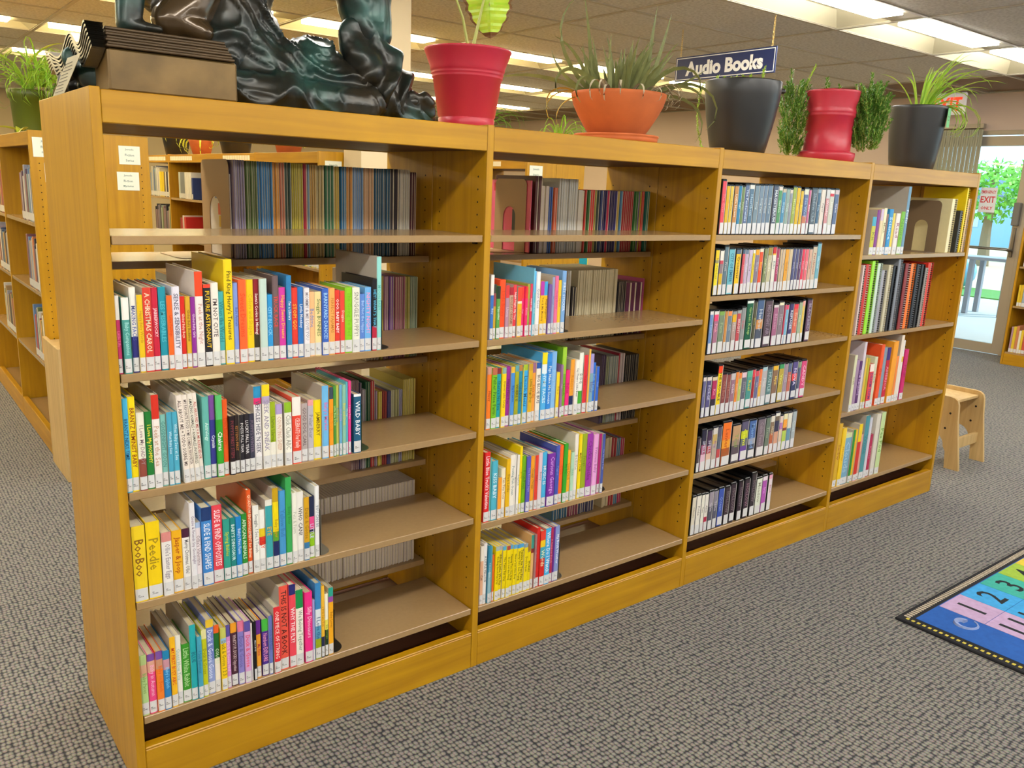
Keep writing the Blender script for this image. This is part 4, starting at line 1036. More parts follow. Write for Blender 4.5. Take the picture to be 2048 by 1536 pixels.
# the giant book: cover block, grooved page edges, fanned sheets at the spine end
BKM = mat('aged_bronze_cover', (.17, .105, .035), .5, metal=.3, coat=.15, vary=.7, vscale=13, bump=.3); BKD = mat('aged_bronze_pages', (.085, .052, .024), .4, metal=.3, vary=.5, vscale=16, bump=.5)
MB().bbox(.022, .268, .022, .30, 0, .077, .004).build('book_block', BKM, ST)
m = MB()
for k in range(7):
    a = .004*math.sin(k*1.7); m.bbox(.020 + abs(a), .262 - .002*k, .016 + .004*(k % 2) + .003*k, .30, .078 + k*.0055, .0832 + k*.0055, .0015)
m.build('book_pages', BKD, ST)
FM = mat('grey_bronze_sheets', (.16, .15, .12), .3, metal=.5)
for k in range(7):
    m = MB(); n = 44; rows = []
    for i in range(n+1):
        y = .022 + .40*i/n; t_ = (y-.022)/.40; z = .106 - .018*t_ - k*.0068*(.8 + .3*math.sin(y*40)**2) + .015*math.cos((y-.03)*2*PI/(.10 + .10*t_)); rows.append((-.014 + .0016*k, y, max(.006, z)))
    for i in range(n):
        (x0, y0, z0), (x1, y1, z1) = rows[i], rows[i+1]
        m.quad((x0, y0, z0), (x1, y1, z1), (.020, y1, z1), (.020, y0, z0)); m.quad((x0, y0, z0), (x1, y1, z1), (x1, y1, z1-.004), (x0, y0, z0-.004)); m.quad((x0, y0, z0-.004), (x1, y1, z1-.004), (.020, y1, z1-.004), (.020, y0, z0-.004))
    m.build('sheet', FM, ST, smooth=True)
blob('trailing_hair', [((.03, .16, .035), (.0, .20, .07), .035, .02, Q), ((.05, .22, .02), (.02, .34, .03), .035, .03, Q)], ST, BRZ, vox=.0045, smooth=2, crease=lambda c: .005*math.sin(140*c.y + 60*c.x))
tg = thing('leaning_card', 'pale card with small print leaning aslant on the left end of the statue', 'card', (-.0178, 0, 1.5195))
cm = MB().prism([(.345, .0), (.225, .0), (.050, .060), (.170, .062)], 0, .0008); cm.v = [(y, x, z) for x, y, z in cm.v]; cm.build('card_face', mat('card_grey', 'BDB69C', .6), tg)
for k in range(9):
    t_ = .08 + .095*k; a0 = Vector((-.0003, .335 - .175*t_*1.0, .061*t_)); a1 = a0 + Vector((0, -.085 + .012*(k % 3), -.000)); MB().tube([a0, a1], .0007, 3).build('print_line', INK, tg)

# ------------------------------------------------------------------ pots and plants
def ribbon(pts, wid, fold=.25, n=None):
    """a leaf blade: V-folded tapering strip with thickness, along pts"""
    m = MB(); pts = [Vector(p) for p in pts]; L_ = len(pts); rows = []
    for i, p in enumerate(pts):
        d = (pts[min(i+1, L_-1)] - pts[max(i-1, 0)]).normalized(); s_ = d.cross(Vector((0, 0, 1)))
        if s_.length < .05: s_ = d.cross(Vector((.3, 1, 0)))
        s_.normalize(); up_ = s_.cross(d).normalized(); w_ = wid[i] if isinstance(wid, (list, tuple)) else wid
        rows.append((p - s_*w_/2 + up_*w_*fold, p, p + s_*w_/2 + up_*w_*fold, p - up_*(w_*.45 if fold > .3 else min(.0012, w_*.3))))
    for a, b in zip(rows, rows[1:]):
        m.quad(*map(tuple, (a[0], b[0], b[1], a[1]))); m.quad(*map(tuple, (a[1], b[1], b[2], a[2]))); m.quad(*map(tuple, (a[0], b[0], b[3], a[3]))); m.quad(*map(tuple, (a[3], b[3], b[2], a[2])))
    return m
def arc_leaf(L_, a, el, droop, wd, rr, n=9, base=(0, 0, 0), tipw=.05):
    p = Vector(base); pts = [p.copy()]; wd_ = []
    for i in range(n):
        t = i/(n-1); e = el - droop*t*t*1.6 - droop*.25*t; a2 = a + rr.uniform(-.06, .06)
        p = p + Vector((math.cos(e)*math.cos(a2), math.cos(e)*math.sin(a2), math.sin(e)))*L_/n; pts.append(p.copy())
    for i in range(n+1): t = i/n; wd_.append(wd*(tipw + (1-tipw)*min(1, (t*6+.5))*(1-t**2.2)))
    return pts, wd_
def leaves(parent, specs, m, rr, fold=.25, name='leaf', zmin=None):
    for L_, a, el, dr, wd, base in specs:
        pts, ws = arc_leaf(L_, a, el, dr, wd, rr, base=base)
        if zmin is not None:
            for p in pts:
                if p.z < zmin and math.hypot(p.x, p.y) < .3: p.z = zmin + .002
        ribbon(pts, ws, fold).build(name, m, parent, smooth=True)
SOIL = mat('potting_soil', '3A2A1C', .95, bump=.6, vscale=60)
REDP = mat('cherry_red_plastic', (.48, .022, .045), .38, vary=.08); CHAR = mat('charcoal_plastic', (.017, .018, .019), .42, coat=.05); TERR = mat('terracotta', (.52, .125, .028), .75, vary=.25, vscale=16, bump=.2)
ZT = 1.5155
def potobj(t, prof, m, soil_r, soil_z): 
    MB().lathe(prof, 48).build('pot', m, t, smooth=True); MB().lathe([(soil_r, soil_z), (soil_r*.5, soil_z+.004), (0, soil_z+.006)], 24).build('soil', SOIL, t)
# 1 tall cherry-red pot with a heart-leaved plant
t = thing('potted_plant', 'tall cherry-red plastic pot with a single big heart-shaped yellow-green leaf', 'plant', (.955, .185, ZT), group='pots along the top of the bookcase')
potobj(t, [(0, 0), (.070, 0), (.0735, .003), (.0765, .026), (.0745, .028), (.0745, .030), (.0775, .034), (.092, .128), (.0945, .130), (.0955, .133), (.0945, .136), (.0965, .139), (.0975, .142), (.0965, .145), (.0985, .148), (.1, .151), (.1005, .158), (.1150, .196), (.1175, .200), (.1160, .203), (.1130, .2025), (.0975, .165), (.0900, .15)], REDP, .094, .165)
YL = mat('leaf_lime', (.24, .52, .02), .35, vary=.35, vscale=14, trans=.0, coat=.2); YL.node_tree.nodes['Principled BSDF'].inputs['Subsurface Weight'].default_value = .2
BRNL = mat('leaf_scorched_edge', (.16, .075, .02), .6)
STM = mat('stem_pale_green', (.38, .42, .10), .45)
def heart_leaf(parent, tip, top, wd, face, droop=.02):
    tip, top = Vector(tip), Vector(top); ax = (tip-top); Ln = ax.length; ax.normalize(); f = Vector(face).normalized(); sd = ax.cross(f).normalized(); m = MB(); n = 22; prev = None
    for i in range(n+1):
        t_ = i/n; w_ = wd*.5*(math.sin(min(1, t_*1.15+.10)*PI*.5)**.6)*(1-t_)**.62*1.75 * (.7+.3*min(1, t_*6)) if t_ < 1 else 0
        wv = 1 + .06*math.sin(t_*38); c = top + ax*Ln*t_ + f*(droop*math.sin(t_*PI)); row = []
        for s_ in (-1, -.88, -.5, -.2, 0, .2, .5, .88, 1): row.append(tuple(c + sd*(w_*s_*wv) - f*(abs(s_)*w_*.28 + (.0015*math.sin(t_*60) if abs(s_) > .1 else -.001))))
        if prev:
            for k in range(8): m.quad(prev[k], row[k], row[k+1], prev[k+1], 1 if k in (0, 7) or t_ > .93 else 0)
        prev = row
    # lower face, so that the blade has thickness
    nv = len(m.v); off = [tuple(Vector(v) + f*-.0009) for v in m.v]; q = len(m.f); m.v += off
    for k in range(q): m.f.append(tuple(i+nv for i in reversed(m.f[k]))); m.m.append(m.m[k])
    lf = m.build('leaf', [YL, BRNL], parent, smooth=True)
    MB().tube([top - f*.0005 + ax*Ln*.02, top + ax*Ln*.5 + f*(droop+.001), tip - ax*Ln*.1], [.0022, .0015, .0006], 5).build('midrib', STM, lf, smooth=True)
heart_leaf(t, (.080, .010, .245), (.060, .01, .40), .12, (-.45, -.85, .15))
heart_leaf(t, (-.062, .03, .33), (-.09, .02, .44), .08, (.3, -.9, .1))
MB().tube([(.0, .0, .165), (-.004, -.002, .22), (-.022, -.004, .28), (-.05, 0, .34), (-.085, .02, .42)], [.0050, .0042, .0034, .0028, .0022], 8).build('leaf_stalk', STM, t, smooth=True)
MB().tube([(.006, -.002, .165), (.012, -.004, .21), (.03, -.008, .29), (.05, .0, .35), (.056, .01, .42)], [.0062, .0052, .0036, .0028, .0022], 8).build('leaf_stalk', STM, t, smooth=True)
# 2 terracotta bowl
t = thing('potted_plant', 'wide terracotta bowl on a saucer crowded with narrow grey-green succulent leaves', 'plant', (1.54, .20, ZT), group='pots along the top of the bookcase')
MB().lathe([(0, 0), (.118, 0), (.128, .006), (.131, .016), (.128, .018), (.133, .021), (.133, .026), (.124, .027), (.116, .012), (0, .012)], 48).build('saucer', TERR, t, smooth=True)
MB().lathe([(0, .0125), (.075, .0125), (.082, .020), (.100, .045), (.125, .085), (.140, .115), (.1475, .140), (.1480, .150), (.1420, .151), (.138, .140), (.12, .10)], 48).build('pot', TERR, t, smooth=True)
MB().lathe([(.138, .138), (.07, .146), (0, .15)], 24).build('soil', SOIL, t)
rr = random.Random(4); AL = mat('succulent_leaf', (.17, .185, .055), .55, vary=.5, vscale=40, bump=.4); AD = mat('dry_leaf', (.42, .36, .24), .8, vary=.3, vscale=30); AY = mat('yellowing_leaf', (.45, .34, .06), .6, vary=.3)
sp = []
for k in range(60):
    a = rr.uniform(0, 2*PI); r0 = rr.uniform(.01, .10); sp.append((rr.uniform(.10, .185), a, rr.uniform(1.0, 1.5), rr.uniform(-.1, .35), rr.uniform(.011, .017), (r0*math.cos(a), r0*math.sin(a), .142)))
vw = math.atan2(-.605, .763)     # direction that runs to the right as seen from the aisle
for L_, da, el, dr, wd in ((.30, PI+.05, 1.45, .05, .009), (.255, 0, 1.28, -.05, .011), (.27, .12, 1.50, .02, .011), (.26, PI-.1, 1.47, .05, .009), (.34, PI+.15, .75, -.9, .009), (.34, PI+.3, .30, .35, .010), (.20, PI-.2, .5, -.4, .010), (.22, PI, 1.2, .4, .010), (.30, .15, .2, 1.25, .008), (.34, -.1, .5, 1.5, .008), (.21, .1, .35, -.15, .010), (.22, -.1, .5, .9, .010), (.28, -.5, .9, 1.6, .009), (.24, PI+.5, .9, 1.7, .011), (.2, PI+.8, .7, 1.7, .010)):
    a = vw + da; sp.append((L_, a, el, dr, wd*1.6, (.08*math.cos(a), .08*math.sin(a), .142)))
leaves(t, sp, AL, rr, fold=.35)
leaves(t, [(rr.uniform(.10, .17), a, rr.uniform(.5, .9), rr.uniform(1.5, 2.1), rr.uniform(.007, .012), (.10*math.cos(a), .10*math.sin(a), .145)) for a in [rr.uniform(-2.8, .3) for _ in range(16)]], AD, rr, .1, name='dry_leaf')
leaves(t, [(.20, vw+PI+.1, .25, 1.5, .016, (-.09, .05, .14)), (.17, vw+PI-.2, .5, 1.5, .015, (-.09, .07, .14)), (.15, vw+PI+.3, -.2, .9, .012, (-.1, .04, .14))], AY, rr, .2, name='yellow_leaf')
# 3 two charcoal pots, a red pot between them
def spider(t, base, n, L0, L1, m, rr, wd=.010, el=(.7, 1.45), dr=(.6, 1.7), a0=0, a1=2*PI, zmin=None):
    sp = []
    for k in range(n):
        a = rr.uniform(a0, a1); sp.append((rr.uniform(L0, L1), a, rr.uniform(*el), rr.uniform(*dr), wd*rr.uniform(.6, 1.1), (base[0]+.02*math.cos(a), base[1]+.02*math.sin(a), base[2])))
    leaves(t, sp, m, rr, zmin=zmin)
def needles(t, name, stems, m, rr, ln=.014, wd=.0035, step=.0042, stemmat=None, per=4):
    mb = MB(); st = MB()
    for pts in stems:
        st.tube(pts, .0014, 4); pts = [Vector(p) for p in pts]
        for a, b in zip(pts, pts[1:]):
            d = (b-a); n = max(1, int(d.length/step)); dn = d.normalized()
            for i in range(n):
                c = a + d*(i/n)
                for _ in range(per):
                    u = Vector((rr.uniform(-1, 1), rr.uniform(-1, 1), rr.uniform(-1, 1))); u = (u - dn*u.dot(dn)).normalized(); l = (u*.8 + dn*.75).normalized()*ln*rr.uniform(.6, 1.1); s_ = l.cross(dn).normalized()*wd/2
                    mb.quad(tuple(c), tuple(c+l*.5+s_), tuple(c+l), tuple(c+l*.5-s_))
    mb.build(name, m, t, kind='stuff'); st.build('stem', stemmat or STM, t)
SED = mat('sedum_green', (.13, .30, .035), .45, vary=.45, vscale=9); SEDL = mat('sedum_light', (.38, .58, .05), .45, vary=.3, vscale=20); WOODY = mat('woody_stem', (.35, .22, .10), .8)
t = thing('potted_plant', 'large round charcoal pot with a chipped rim and trailing light green sedum', 'plant', (2.145, .195, ZT), group='pots along the top of the bookcase')
MB().lathe([(0, 0), (.088, 0), (.094, .004), (.104, .05), (.120, .13), (.130, .20), (.1325, .245), (.131, .2485), (.1275, .247), (.125, .20), (.11, .19)], 48).build('pot', CHAR, t, smooth=True)
MB().lathe([(.126, .225), (.06, .232), (0, .235)], 24).build('soil', SOIL, t)
hd = MB(); T = Matrix.Rotation(vw+.15, 4, 'Z'); hd.bbox(.118, .150, -.03, .03, .214, .232, .006); hd.v = [tuple(T @ Vector(v)) for v in hd.v]; hd.build('handle', CHAR, t)
a = vw + PI; e_ = lambda r, z, da=0: (r*math.cos(a+da), r*math.sin(a+da), z)
needles(t, 'trailing_sedum', [[e_(.10, .235, -.2), e_(.138, .245, -.25), e_(.148, .20, -.25), e_(.152, .15, -.25), e_(.146, .09, -.25), e_(.128, .03, -.25), e_(.12, .012, -.3)], [e_(.11, .24, -.25), e_(.138, .235, -.3)]], SEDL, random.Random(3), ln=.012, wd=.004)
needles(t, 'top_sedum', [[(x*.01, y*.01, .23), (x*.012, y*.01, .23+h)] for x, y, h in ((-8, 4, .03), (-6, -2, .028), (-4, 5, .035), (-2, -6, .025), (0, 2, .03), (3, 0, .045), (-9, -3, .02), (-7, -6, .03))] + [[(.055, -.03, .23), (.058, -.035, .27), (.065, -.035, .305)]], SEDL, random.Random(5), ln=.013, wd=.006)
t = thing('potted_plant', 'dark red ribbed pot with two bushy sedum clumps spilling over both sides', 'plant', (2.70, .19, ZT), group='pots along the top of the bookcase')
potobj(t, [(0, 0), (.100, 0), (.106, .004), (.110, .030), (.1085, .040), (.096, .042), (.0900, .046), (.0900, .170), (.0945, .174), (.0960, .180), (.0945, .184), (.0960, .188), (.0970, .194), (.0950, .200), (.0950, .208), (.1020, .262), (.1035, .268), (.101, .271), (.0975, .268), (.092, .21), (.088, .2)], REDP, .09, .235)
rr = random.Random(9)
def clump(side, n, r, zc, zr, x0):
    out = []
    for k in range(n):
        a = rr.uniform(0, 2*PI); b = rr.uniform(-1, 1); rad = r*rr.uniform(.35, 1)*math.sqrt(1-b*b*.5)
        cx = x0[0] + rad*math.cos(a)*.9; cy = x0[1] + rad*math.sin(a)*.6; z = zc + zr*b
        out.append([(cx*.75+x0[0]*.25, cy, z), (cx, cy, z+.02), (cx + .012*math.cos(a), cy+.01*math.sin(a), z+.05)])
    return out
L_c = (vw, )
lx = (-.125*math.cos(vw)*1.25, -.125*math.sin(vw)*1.1); rx = (.155*math.cos(vw), .155*math.sin(vw))
needles(t, 'sedum_clump', [[(p[0], max(p[1], -.33), max(p[2], .012)) for p in s_] for s_ in clump(-1, 120, .085, .14, .12, lx)] + [[(lx[0]-.03, lx[1], .2), (lx[0]-.04, lx[1], .34)], [(lx[0]+.02, lx[1], .2), (lx[0]+.03, lx[1], .29)]], SED, rr, ln=.017, wd=.0045)
needles(t, 'leaning_shoot', [[(lx[0]+.02, lx[1], .2), (lx[0]+.05, lx[1]-.01, .29), (lx[0]+.085, lx[1]-.02, .37)]], SEDL, rr, ln=.012, wd=.005)
needles(t, 'sedum_clump', [[(p[0], max(p[1], -.33), max(p[2], .03)) for p in s_] for s_ in clump(1, 190, .105, .155, .11, rx)] + [[(rx[0]-.02, rx[1], .2), (rx[0]-.02, rx[1], .345)], [(rx[0]+.02, rx[1], .2), (rx[0]+.03, rx[1], .30)]], SED, rr, ln=.018, wd=.0045)
needles(t, 'upright_shoot', [[(-.02, .02, .24), (-.02, .02, .32)], [(.04, 0, .24), (.042, 0, .30)], [(-.04, .0, .24), (-.038, 0, .30)]], SED, rr, ln=.018, wd=.005)
MB().tube([(rx[0]*.6, rx[1]*.6, .265), (rx[0]*.7, rx[1]*.7, .23), (rx[0]*.68, rx[1]*.68, .12), (rx[0]*.8, rx[1]*.8, .05)], .003, 5).tube([(rx[0]*.62, rx[1]*.62, .26), (rx[0]*.78, rx[1]*.75, .2), (rx[0]*.72, rx[1]*.7, .08)], .002, 5).build('woody_stem', WOODY, t, smooth=True)
t = thing('potted_plant', 'charcoal pot with bright green spider plant and a green paper note', 'plant', (3.395, .195, ZT), group='pots along the top of the bookcase')
MB().lathe([(0, 0), (.086, 0), (.090, .004), (.098, .05), (.110, .15), (.1180, .26), (.1190, .272), (.117, .275), (.1135, .273), (.108, .22), (.1, .21)], 48).build('pot', CHAR, t, smooth=True)
MB().lathe([(.108, .24), (.05, .246), (0, .25)], 24).build('soil', SOIL, t)
SPL = mat('spider_leaf', (.30, .55, .03), .4, vary=.35, vscale=8); SPL.node_tree.nodes['Principled BSDF'].inputs['Subsurface Weight'].default_value = .15
rr = random.Random(21); spider(t, (0, 0, .25), 26, .22, .36, SPL, rr, .013, (.6, 1.5), (.5, 1.5), vw-1.1, vw+1.1); spider(t, (0, 0, .25), 14, .18, .30, SPL, rr, .013, (1.0, 1.5), (.2, .8)); 
leaves(t, [(rr.uniform(.25, .36), vw+rr.uniform(-.5, .7), .35, rr.uniform(1.5, 2.1), .010, (.05*math.cos(vw), .05*math.sin(vw), .26)) for _ in range(10)], SPL, rr)
th_ = vw - .62; ntc = Vector((.113*math.cos(th_), .113*math.sin(th_), 0)); out = Vector((math.cos(th_), math.sin(th_), 0)); tn = Vector((-out.y, out.x, 0))
note = MB(); p0 = ntc + out*.011
for s0, s1 in ((-.033, .033),): note.box(0, 1, 0, 1, 0, 1)
note.v = [tuple(p0 + tn*(-.033 + .066*x) + out*(.0008*y) + Vector((0, 0, .185 + .08*z + .004*x))) for x, y, z in note.v]; nto = note.build('paper_note', mat('note_green', '7CC888', .6), t)
for k, (a_, b_) in enumerate(((-.012, .012), (-.014, .010))):
    q = MB().box(0, 1, 0, 1, 0, 1); q.v = [tuple(p0 + out*(.0009 + .0003*y) + tn*(a_ + (b_-a_)*x) + Vector((0, 0, .230 - .014*k + .0022*z))) for x, y, z in q.v]; q.build('handwriting', INK, nto)
# ------------------------------------------------------------------ rows of bookcases behind, standing at right angles
def far_row(xw, y0, nb, H, shelves, nm, labelf, D=.5065, cards=()):
    out = []
    for k in range(nb):                                             # bay k counted from the near end
        t = bay('bookcase', labelf(k), (xw, y0 + (k+1)*.914, 0), -PI/2, P=.914, D=D, H=H, front=shelves, rear=shelves if D > .4 else (), left=False, right=True, detail=(k == 0), group=nm)
        t.rotation_euler.z = -PI/2; out.append(t)
        c0, n, cw = cards[k] if k < len(cards) else (0, 0, 0)
        for i in range(n): MB().box(c0 + i*cw, c0 + i*cw + cw*.86, -.0008, .0002, H-.048, H-.017).build('shelf_card', CARD, t)
    return out
def far_books(xw, y0, H, k, shelf_z, specs, nm, where, sidx, front=.012):
    """specs: colour, width, height, from the near end of bay k"""
    y = y0 + k*.914 + .03
    n = 0
    for i, (c, w_, h, gap) in enumerate(specs):
        y += gap
        if y + w_ > y0 + (k+1)*.914 - .004: break
        o = MB().bbox(0, .16, 0, w_ - .0008, 0, h, min(.002, w_*.2)).build('library_book', [paper(c)]); o.location = (xw + front, y, shelf_z + .0002)
        if w_ > .012: MB().box(-.0005, 0, .001, w_-.002, .006, .04).build('spine_label', STICK, o)
        y += w_; n += 1; finish(o, 'library_book', f'{cname(c)} library book, {ordn(n)} from the near end, {where}', 'book', f'library books, {where}')
rr = random.Random(33)
PAL = '6A7A50 D8C060 E0D8C8 8A5A60 4A5A78 B8B0A0 C03838 2E4A3A D8A038 A8A8B0 584058 E8E0D0 3A3A44 90A8A0 C87848 6888B0 B89868'.split()
def rnd_specs(n, pal=PAL, w0=.014, w1=.032, h0=.19, h1=.25): return [(rr.choice(pal), rr.uniform(w0, w1), rr.uniform(h0, h1), 0) for _ in range(n)]
RA = far_row(.27, 2.6, 3, 1.535, (1.125, .80, .45, .10), 'left row of bookcases behind', lambda k: f'honey-maple bookcase in the left row behind, {_on[k+1]} from its near end')
RB = far_row(1.66, 2.6, 4, 1.525, (1.19, .88, .56, .22), 'middle row of bookcases behind', lambda k: f'honey-maple bookcase in the middle row behind, {_on[k+1]} from its near end', D=.27, cards=((.08, 0, .04), (.33, 11, .045), (.05, 12, .045), (.3, 12, .045)))
RC = far_row(3.12, 2.6, 2, 1.56, (1.22, .90, .58, .22), 'right row of bookcases behind', lambda k: f'honey-maple bookcase in the right row behind, {_on[k+1]} from its near end', cards=((.3, 3, .115), (.2, 4, .115)))
MB().box(.0, .9, -.0006, .0, 0, 1).v
def end_sign(par_x, y, z, wd, h, lines, label, sc=1):
    o = MB().box(0, wd, -.0012, 0, 0, h).build('paper_sign', mat('sign_paper', 'E4E6D2', .5), loc=(par_x, y, z), label=label, cat='sign')
    for k, s_ in enumerate(lines):
        def fn(me, k=k, o=o): place_text(me, 'sign_lettering', mat('sign_green_ink', '4A6A5A', .6), o, (wd/2, -.0014, h*(.80 - .29*k)), (1, 0, 0), (0, 0, 1), wd*.62, h*.13)
        text_later(s_, fn, bold=.01)
end_sign(.642, 2.5993, 1.405, .095, .085, ('Juvenile', 'Fiction', 'Series'), 'small white sign with vine print, upper one right on the left row end')
end_sign(.628, 2.5993, 1.285, .098, .085, ('Juvenile', 'Fiction', 'Mysteries'), 'small white Juvenile Fiction sign, lower one right on the left row end')
end_sign(.285, 2.5993, 1.42, .105, .085, ('Juvenile', 'Fiction', 'Fantasy'), 'small white sign at the left edge of the left row end panel')
end_sign(.325, 2.5993, 1.31, .05, .085, (), 'blank white slip low at the left edge of the left row end')
end_sign(1.695, 2.5993, 1.36, .10, .115, ('Juvenile', 'Fiction'), 'white Juvenile Fiction sign on the middle row end panel')
end_sign(3.14, 2.5993, 1.40, .11, .12, ('Juvenile', 'Graphic'), 'white framed notice on the right row end panel')
# books in the left row (seen past the left end) and in the middle row (seen through the shelves)
for k in (0, 1):
    for s_, z in enumerate((1.125, .80, .45)):
        far_books(.27, 2.6, 1.5, k, z, rnd_specs(16 if k == 0 else 18, h0=.20, h1=.26), '', f'{("top","second","third")[s_]} shelf, {("near","next")[k]} bay of left row', s_)
YW = ['E8D020', 'E8D020', 'D8B820', 'E8D020', 'C8A018', '4A4A44', 'D8D4C8', '3A3A48', '2A2A30', 'F0F0E8', '5A6A20']
far_books(1.66, 2.6, 1.5, 3, 1.19, [(c, .026, .20, 0) for c in YW[::-1]] + rnd_specs(12), '', 'top shelf of the farthest middle bay', 0)
far_books(1.66, 2.6, 1.5, 2, 1.19, [('2A3E78', .03, .16, .35)] + [('E0DCD0', .022, .2, .01)]*5 + [('7A8084', .022, .2, 0)]*5 + [('B8C0B8', .02, .2, 0)]*2, '', 'top shelf of the third middle bay', 0)
far_books(1.66, 2.6, 1.5, 3, .88, rnd_specs(20, ['3A3A44', '8A6A70', 'A8A890', '90A098', '5A6A30', '706878']), '', 'second shelf of the farthest middle bay', 1)
far_books(1.66, 2.6, 1.5, 2, .88, [('C83030', .05, .17, .55), ('E0D8D0', .02, .18, 0), ('B8A8A8', .02, .18, 0), ('C02828', .03, .16, 0), ('8A2A30', .03, .16, 0)], '', 'second shelf of the third middle bay', 1)
far_books(1.66, 2.6, 1.5, 1, .88, rnd_specs(22, ['B8A888', '8A7A60', 'D8D0B8', 'E8C830', '6A8A50', '90A0A8']), '', 'second shelf of the second middle bay', 1)
far_books(1.66, 2.6, 1.5, 0, .88, rnd_specs(22, ['E8D830', 'D8D0B8', '6A9A50', '303038']), '', 'second shelf of the nearest middle bay', 1)
# clear literature holder on the middle row's end
CLR = mat('clear_acrylic', 'F0F0E8', .05, trans=.85)
h = thing('leaflet_holder', 'clear plastic leaflet holder hung on the middle row end panel', 'leaflet holder', (1.84, 2.575, 1.36))
MB().bbox(0, .11, .0, .002, .0, .10, .0006).bbox(0, .11, .020, .022, 0, .14, .0006).bbox(0, .002, .002, .02, 0, .10, .0005).bbox(.108, .11, .002, .02, 0, .10, .0005).bbox(0, .11, 0, .022, 0, .002, .0005).build('pocket', CLR, h)
MB().box(.012, .098, .006, .012, .003, .12).build('leaflets', mat('leaflet_paper', 'E0D8C0', .6), h)
# low birch cabinet against the left row's end
BIR = wood('pale_birch', (.52, .34, .13), (.66, .46, .20), 2, rough=.5, coat=.0)
cb = thing('low_cabinet', 'low pale birch cabinet with knobbed drawers against the left row end', 'cabinet', (.254, 2.23, 0))
MB().bbox(0, .018, .0, .355, 0, .61, .002).build('side_panel', BIR, cb); MB().bbox(.442, .46, .0, .355, 0, .61, .002).build('side_panel', BIR, cb)
MB().bbox(.0185, .4415, .012, .35, .575, .593, .001).build('top_panel', BIR, cb); MB().box(.0185, .4415, .335, .35, .02, .574).build('back_panel', BIR, cb)
for k in range(5):
    d_ = MB().bbox(.020, .440, .004, .022, .02 + k*.108, .122 + k*.108, .002).build('drawer', BIR, cb); MB().bbox(.010+.02, .06, -.006, .004, .112 + k*.108, .120 + k*.108, .002).build('drawer_pull', BIR, d_)
MB().tube([(0, 0, 0), (0, -.0, .012), (.0, -.002, .014)], [.004, .004, .003], 10).build('pen_clip', mat('pen_purple', '6A5A80', .3), None, loc=(.372, 2.597, .985), rot=(1.57, 0, 0), label='small purple peg sticking out of the left row end panel', cat='peg')
# the birch step stool behind the far end
sp_ = thing('step_stool', 'pale birch plywood step stool with an arched cut-out at the base', 'stool', (4.10, .066, 0))
def side_out():
    o = [(.000, 0), (.042, .262), (.050, .350), (.058, .372), (.075, .384), (.10, .388), (.245, .388), (.27, .384), (.287, .372), (.295, .35), (.303, .262), (.345, 0), (.270, 0), (.262, .09)]
    o += [(.1725 + .075*math.cos(a), .115 + .07*math.sin(a)) for a in [PI*k/12 for k in range(13)]] + [(.083, .09), (.075, 0)]
    return o
for x in (0, .30):
    m = MB().prism(side_out(), 0, .018); m.v = [(y + x, xx, z) for xx, y, z in m.v]; m.build('side_board', BIR, sp_)
    for (y, z) in ((.085, .30), (.10, .215)): MB().lathe([(0, -.0005), (.006, -.0005), (.006, 0)], 10).build('bolt_plug', HOLE, sp_, loc=(x - .0003, y, z), rot=(0, PI/2, 0))
MB().bbox(.0185, .2995, .08, .26, .35, .366, .002).build('seat_board', BIR, sp_); MB().bbox(.0185, .2995, .05, .068, .10, .16, .002).build('front_rail', BIR, sp_)

# ------------------------------------------------------------------ rug with numbers
RG = thing('number_rug', 'blue children\'s rug with a coloured number grid and stitched dark border', 'rug', (2.248, -.566, 0))
MB().bbox(0, 2.4, -1.9, 0, 0, .009, .003).build('rug_base', mat('rug_binding', '14141A', .9, bump=.4, vscale=200), RG)
def rug(c, n): return mat('rug_'+n, c, .95, vary=.22, vscale=55, bump=.5)
MB().box(.048, 2.352, -1.852, -.048, .0091, .0105).build('rug_field', rug('1E58A8', 'blue'), RG)
cells = ['B89CC0', '3A9CD8', '3AA898', '98B83C', 'D8C038', 'E89838', 'E06848', 'D870A0', 'A878C0', '5A80C8']
for r_ in range(3):
    for c in range(10):
        x0 = .205 + c*.1565; y1 = -.051 - r_*.152
        q = MB().box(x0+.001, x0+.1555, y1-.151, y1-.001, .0106, .0116).build('number_cell', rug(cells[c], cells[c]), RG)
        n_ = r_*10 + c + 1
        def fn(me, x0=x0, y1=y1, q=q): place_text(me, 'number', mat('rug_number_ink', '101820', .9), q, (x0+.078, y1-.076, .0118), (1, 0, 0), (0, 1, 0), .12, .095)
        text_later(str(n_), fn, bold=.01, res=2)
for k, (cx, cy, r1, col) in enumerate(((.15, -.16, .045, '8A9CC8'), (.14, -.42, .06, '48B8D8'), (.12, -.78, .05, '8A9CC8'), (.14, -1.1, .06, '48B8D8'))):
    pts = [(cx + r1*(.3+t/8)*math.cos(t), cy + r1*(.3+t/8)*math.sin(t), .0108) for t in [i*.35 for i in range(18)]]; MB().tube(pts, [.012*(1-i/22) for i in range(18)], 5).build('swirl', rug(col, col), RG)
m = MB(); 
for i in range(100): m.bbox(.018, .030, -.028-.0185*i-.010, -.028-.0185*i, .0085, .0098, .001)
m.build('edge_stitching', rug('C8B848', 'stitch'), RG, kind='stuff'); m = MB()
for i in range(150): m.bbox(.034 + .0155*i, .034 + .0155*i + .010, -.034, -.014, .0085, .0100, .001)
m.build('edge_stitching', rug('B8AC98', 'stitch2'), RG, kind='stuff')

